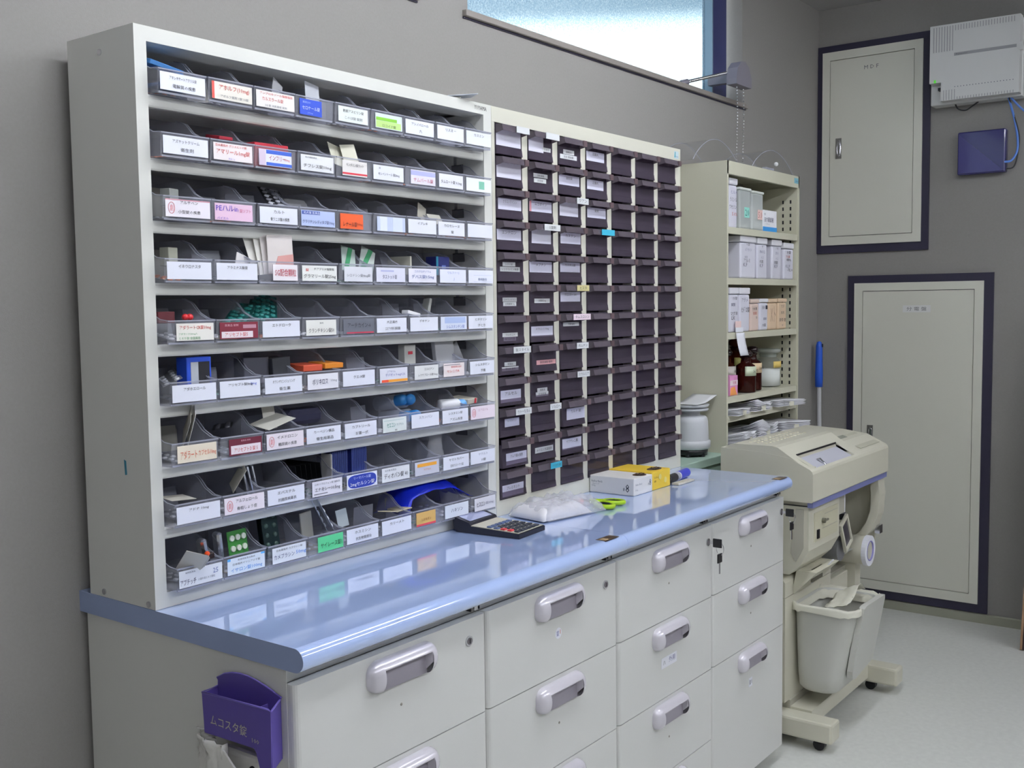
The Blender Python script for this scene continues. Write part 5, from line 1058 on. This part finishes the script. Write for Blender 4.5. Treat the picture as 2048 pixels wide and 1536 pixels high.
# ================================================================== THINGS ON THE WORKTOP
ZW = ZC+.0006
t = thing('calculator', 'dark desk calculator with cream keypad by the drawer unit', 'calculator', (.835, -.332, ZW), rot=(0, 0, math.radians(5))); CALC = t
w2, l2 = .064, .101
a = MB(); P = [(-l2, 0), (-l2, .011), (-l2+.004, .013), (.045, .018), (.049, .026), (l2-.002, .040), (l2, .036), (l2-.004, .006), (l2-.02, 0)]
a.prism(P, 'x', -w2, w2, mat('calculator_black', '1E1E2A', .3)); a.obj('case', t)
sl = lambda y: .013+(.005)*(y+l2)/(.045+l2)
a = MB(); a.add([(-w2+.003, -l2+.004, sl(-l2)+.001), (w2-.003, -l2+.004, sl(-l2)+.001), (w2-.003, .045, .020), (-w2+.003, .045, .020), (-w2+.003, -l2+.004, sl(-l2)-.002), (w2-.003, -l2+.004, sl(-l2)-.002), (w2-.003, .045, .016), (-w2+.003, .045, .016)],
    [(0, 1, 2, 3), (4, 7, 6, 5), (0, 4, 5, 1), (1, 5, 6, 2), (2, 6, 7, 3), (3, 7, 4, 0)], mat('calculator_cream', 'CFC9B8', .4)); a.obj('keypad_plate', t)
a = MB(); a.add([(-.052, .054, .0285), (.050, .054, .0285), (.050, .092, .0385), (-.052, .092, .0385)], [(0, 1, 2, 3)], mat('lcd_glass', 'AEB4D8', .06, coat=1)); a.add([(-.052, .054, .028), (.050, .054, .028), (.050, .092, .038), (-.052, .092, .038)], [(3, 2, 1, 0)], BLACK); a.obj('display', t)
a = MB(); KD = mat('calc_key_dark', '3A3E4A', .4); KR = mat('calc_key_red', 'D8404A', .4); KB = mat('calc_key_blue', '55668E', .4)
for i in range(6):
    for j in range(5):
        x = -.050+i*.0180; y = -.088+j*.0205
        m = KR if (i == 0 and j in (1, 2)) else (KB if j == 4 or (i == 0 and j > 2) else KD)
        k = MB(); z = sl(y)+.001; k.rbox(-.0068, .0068, -.0068, .0068, 0, .0042, m, .0012, 1); k.obj('key', t, (x, y, z))
CALC.scale = (.88, .88, .88)
# plastic packets
t = thing('plastic_packet', 'crumpled white plastic packet in clear film behind the calculator', 'packet', (1.050, -.322, ZW), rot=(0, 0, math.radians(-10)))
a = MB()
def pk(u, v): 
    e = min(u, 1-u, v, 1-v)*6; e = min(1, e)**.6
    return (-.085+.17*u, -.065+.12*v, .003+.026*e+.008*noise.noise(Vector((u*6, v*6, 4)))*e)
a.grid(pk, 18, 14, mat('white_film_packet', 'F0EEF2', .35), .001)
text(a, 'VSCA', -.045, .03, .03, .008, .034, INK, '+z'); text(a, 'EEA', .03, -.01, .02, .010, .034, INK, '+z'); a.obj('inner_packet', t)
a = MB()
def fk(u, v):
    e = min(1, min(u, 1-u, v, 1-v)*6)**.5
    return (-.075+.20*u, -.075+.14*v, .004+.034*e+.016*noise.noise(Vector((u*9, v*8, 9)))*e)
a.grid(fk, 26, 20, FILM, .0008, False); a.obj('outer_film', t)
t = thing('film_pouch', 'crumpled clear pouch with black insert and red label end', 'pouch', (1.160, -.285, ZW), rot=(0, 0, math.radians(-30))); t.scale = (.78, .78, .85)
a = MB(); a.grid(lambda u, v: (-.075+.15*u, -.04+.075*v, .003+.030*math.sin(PI*u)**.7*math.sin(PI*v)**.6+.010*noise.noise(Vector((u*8, v*8, 3)))), 20, 14, FILM, .0008, False); a.obj('film', t)
MB().rbox(-.06, .02, -.02, .022, .002, .016, mat('insert_grey', '57565E', .4), .003, 1).rbox(-.05, -.01, -.018, .0, .016, .020, BLACK, .001, 1).obj('insert', t)
MB().rbox(.052, .070, -.024, .02, .002, .018, mat('red_label', 'D8323A', .4), .002, 1).obj('red_label', t)
# scissors
t = thing('scissors', 'scissors with lime green and black handles on the worktop', 'scissors', (1.225, -.352, ZW), rot=(0, 0, math.radians(-3)))
LIME = mat('lime_plastic', 'A8CC1E', .35)
a = MB(); a.prism([(-.006, .015), (.006, .015), (.005, .05), (.0, .105), (-.003, .105)], 'z', .004, .0055, mat('blade_steel', '8C8A94', .3, .8)); a.prism([(-.005, .02), (.007, .02), (.004, .06), (.002, .102)], 'z', .0058, .0072, mat('blade_steel', '8C8A94')); a.obj('blades', t)
def loop(cx, cy, rx, ry, rot, nm):
    pts = []
    for i in range(24):
        an = 2*PI*i/24; x, y = rx*math.cos(an), ry*math.sin(an); pts.append((cx+x*math.cos(rot)-y*math.sin(rot), cy+x*math.sin(rot)+y*math.cos(rot), .0075))
    o = MB().tube(pts, .0058, LIME, n=8, closed=True).obj(nm, t)
    pts2 = [(cx+(p[0]-cx)*.78, cy+(p[1]-cy)*.82, .008) for p in pts]; MB().tube(pts2, .0036, BLACK, n=6, closed=True).obj('grip_lining', o)
loop(-.027, -.040, .019, .030, -.35, 'handle'); loop(.022, -.034, .017, .027, .4, 'handle')
MB().tube([(-.013, -.012, .0075), (-.004, .004, .0075), (0, .022, .0065)], .006, LIME).tube([(.012, -.010, .0075), (.004, .004, .0075), (0, .022, .0065)], .006, LIME).cyl((0, .012, .0), (0, .012, .014), .004, CHROME, n=12).obj('pivot', t)
# rubber band boxes
def band_box(x0, x1, y0, y1, h, col, name, label, deco, openx):
    t = thing('rubber_band_box', label, 'box', ((x0+x1)/2, (y0+y1)/2, ZW), 'rubber band boxes on the worktop')
    w_, d_ = (x1-x0)/2, (y1-y0)/2
    MB().rbox(-w_, w_, -d_, d_, 0, h, colm(col), .0015, 1).obj('carton', t)
    a = MB(); P = [(openx[0]+openx[2]*math.cos(2*PI*i/18), openx[1]+openx[3]*math.sin(2*PI*i/18)) for i in range(18)]
    a.prism(P, 'z', h, h+.0006, mat('carton_slot', '4A3A36', .8)); a.obj('opening', t)
    a = MB(); r2 = random.Random(3)
    for i in range(9):
        cx, cy = openx[0]+r2.uniform(-.3, .3)*openx[2], openx[1]+r2.uniform(-.3, .3)*openx[3]
        a.tube([(cx+.014*math.cos(2*PI*q/12), cy+.007*math.sin(2*PI*q/12), h+.002+.0012*math.sin(q*2+i)) for q in range(12)], .0009, colm('7A5A3A' if i % 2 else '2E2622'), n=4, closed=True)
    tag(a.obj('rubber_bands', t), kind='stuff')
    if deco: a = MB(); deco(a, w_, d_, h); a.obj('lettering', t)
def deco_w(a, w_, d_, h):
    IK = colm('3A3A42'); xf = -w_-.0004; yf = -d_-.0004
    text(a, '8', -d_+.020, h*.42, .011, .022, xf, IK, '-x'); text(a, '#', -d_+.031, h*.34, .005, .009, xf, IK, '-x')
    text(a, 'Rubber Bands', d_-.024, h*.68, .034, .006, xf, colm('5A5A62'), '-x'); text(a, 'ゴムバンド', d_-.020, h*.53, .022, .005, xf, colm('7A7A82'), '-x'); text(a, '500g', d_-.013, h*.40, .011, .005, xf, colm('5A5A62'), '-x')
    text(a, '8', w_-.013, h*.58, .010, .018, yf, colm('55555E')); text(a, '#', w_-.022, h*.50, .004, .007, yf, colm('55555E')); text(a, 'Rubber Bands', -w_+.026, h*.62, .034, .005, yf, colm('7A7A86')); text(a, '500g', -w_+.014, h*.30, .012, .005, yf, colm('8A8A96'))
band_box(1.3715, 1.471, -.374, -.2345, .0465, 'E2DFDC', '', 'white rubber band box marked with a large 8', deco_w, (.022, -.045, .022, .018))
def deco_y(a, w_, d_, h):
    text(a, 'Rubber', -w_+.024, h*.68, .026, .006, -d_-.0004, colm('A8842A')); text(a, '#8', -w_+.017, h*.46, .012, .006, -d_-.0004, colm('6A5420'))
    a.cyl((-w_+.045, -d_, h*.66), (-w_+.045, -d_-.0005, h*.66), .008, colm('DCCB7A'), n=14); a.cyl((w_-.028, -d_, h*.42), (w_-.028, -d_-.0005, h*.42), .008, colm('DCCB7A'), n=14)
band_box(1.4725, 1.576, -.372, -.2345, .050, 'E6C23E', '', 'yellow rubber band box beside the white one', deco_y, (.012, -.040, .030, .017))
t = thing('marker_pen', 'thick marker with blue cap lying beyond the yellow box', 'marker', (1.655, -.352, ZW+.0135), rot=(0, 0, math.radians(8)))
MB().cyl((-.07, 0, 0), (.005, 0, .0), .0118, mat('marker_barrel', 'A9ABB8', .35), n=18).cyl((.003, 0, 0), (.008, 0, 0), .0125, PAPER, n=18).obj('barrel', t)
MB().cyl((-.07, 0, .0004), (-.02, 0, .0004), .0122, mat('marker_black_band', '26242A', .5), n=18).obj('black_band', t)
MB().cyl((.008, 0, 0), (.080, 0, 0), .0128, mat('marker_blue_cap', '3F45C4', .3), n=20).obj('cap', t)
tag(MB().rbox(1.585, 1.68, -.395, -.372, ZW, ZW+.006, mat('cream_strip', 'C9C4B6', .6), .001, 1).obj('cream_strip'), 'thin cream strip lying in front of the blue-capped marker', 'strip')

# ================================================================== bring every thing's origin to its own base
bpy.context.view_layer.update()
for o in [o for o in COL.objects if o.type == 'EMPTY' and o.parent is None and o.location.length < 1e-6]:
    ch = [c for c in o.children_recursive if c.type == 'MESH']
    mn = Vector((1e9,)*3); mx = Vector((-1e9,)*3)
    for c in ch:
        for b in c.bound_box:
            p = c.matrix_world @ Vector(b); mn = Vector(map(min, mn, p)); mx = Vector(map(max, mx, p))
    L = Vector(((mn.x+mx.x)/2, (mn.y+mx.y)/2, mn.z)); o.location = L
    for c in o.children: c.location = c.location-L
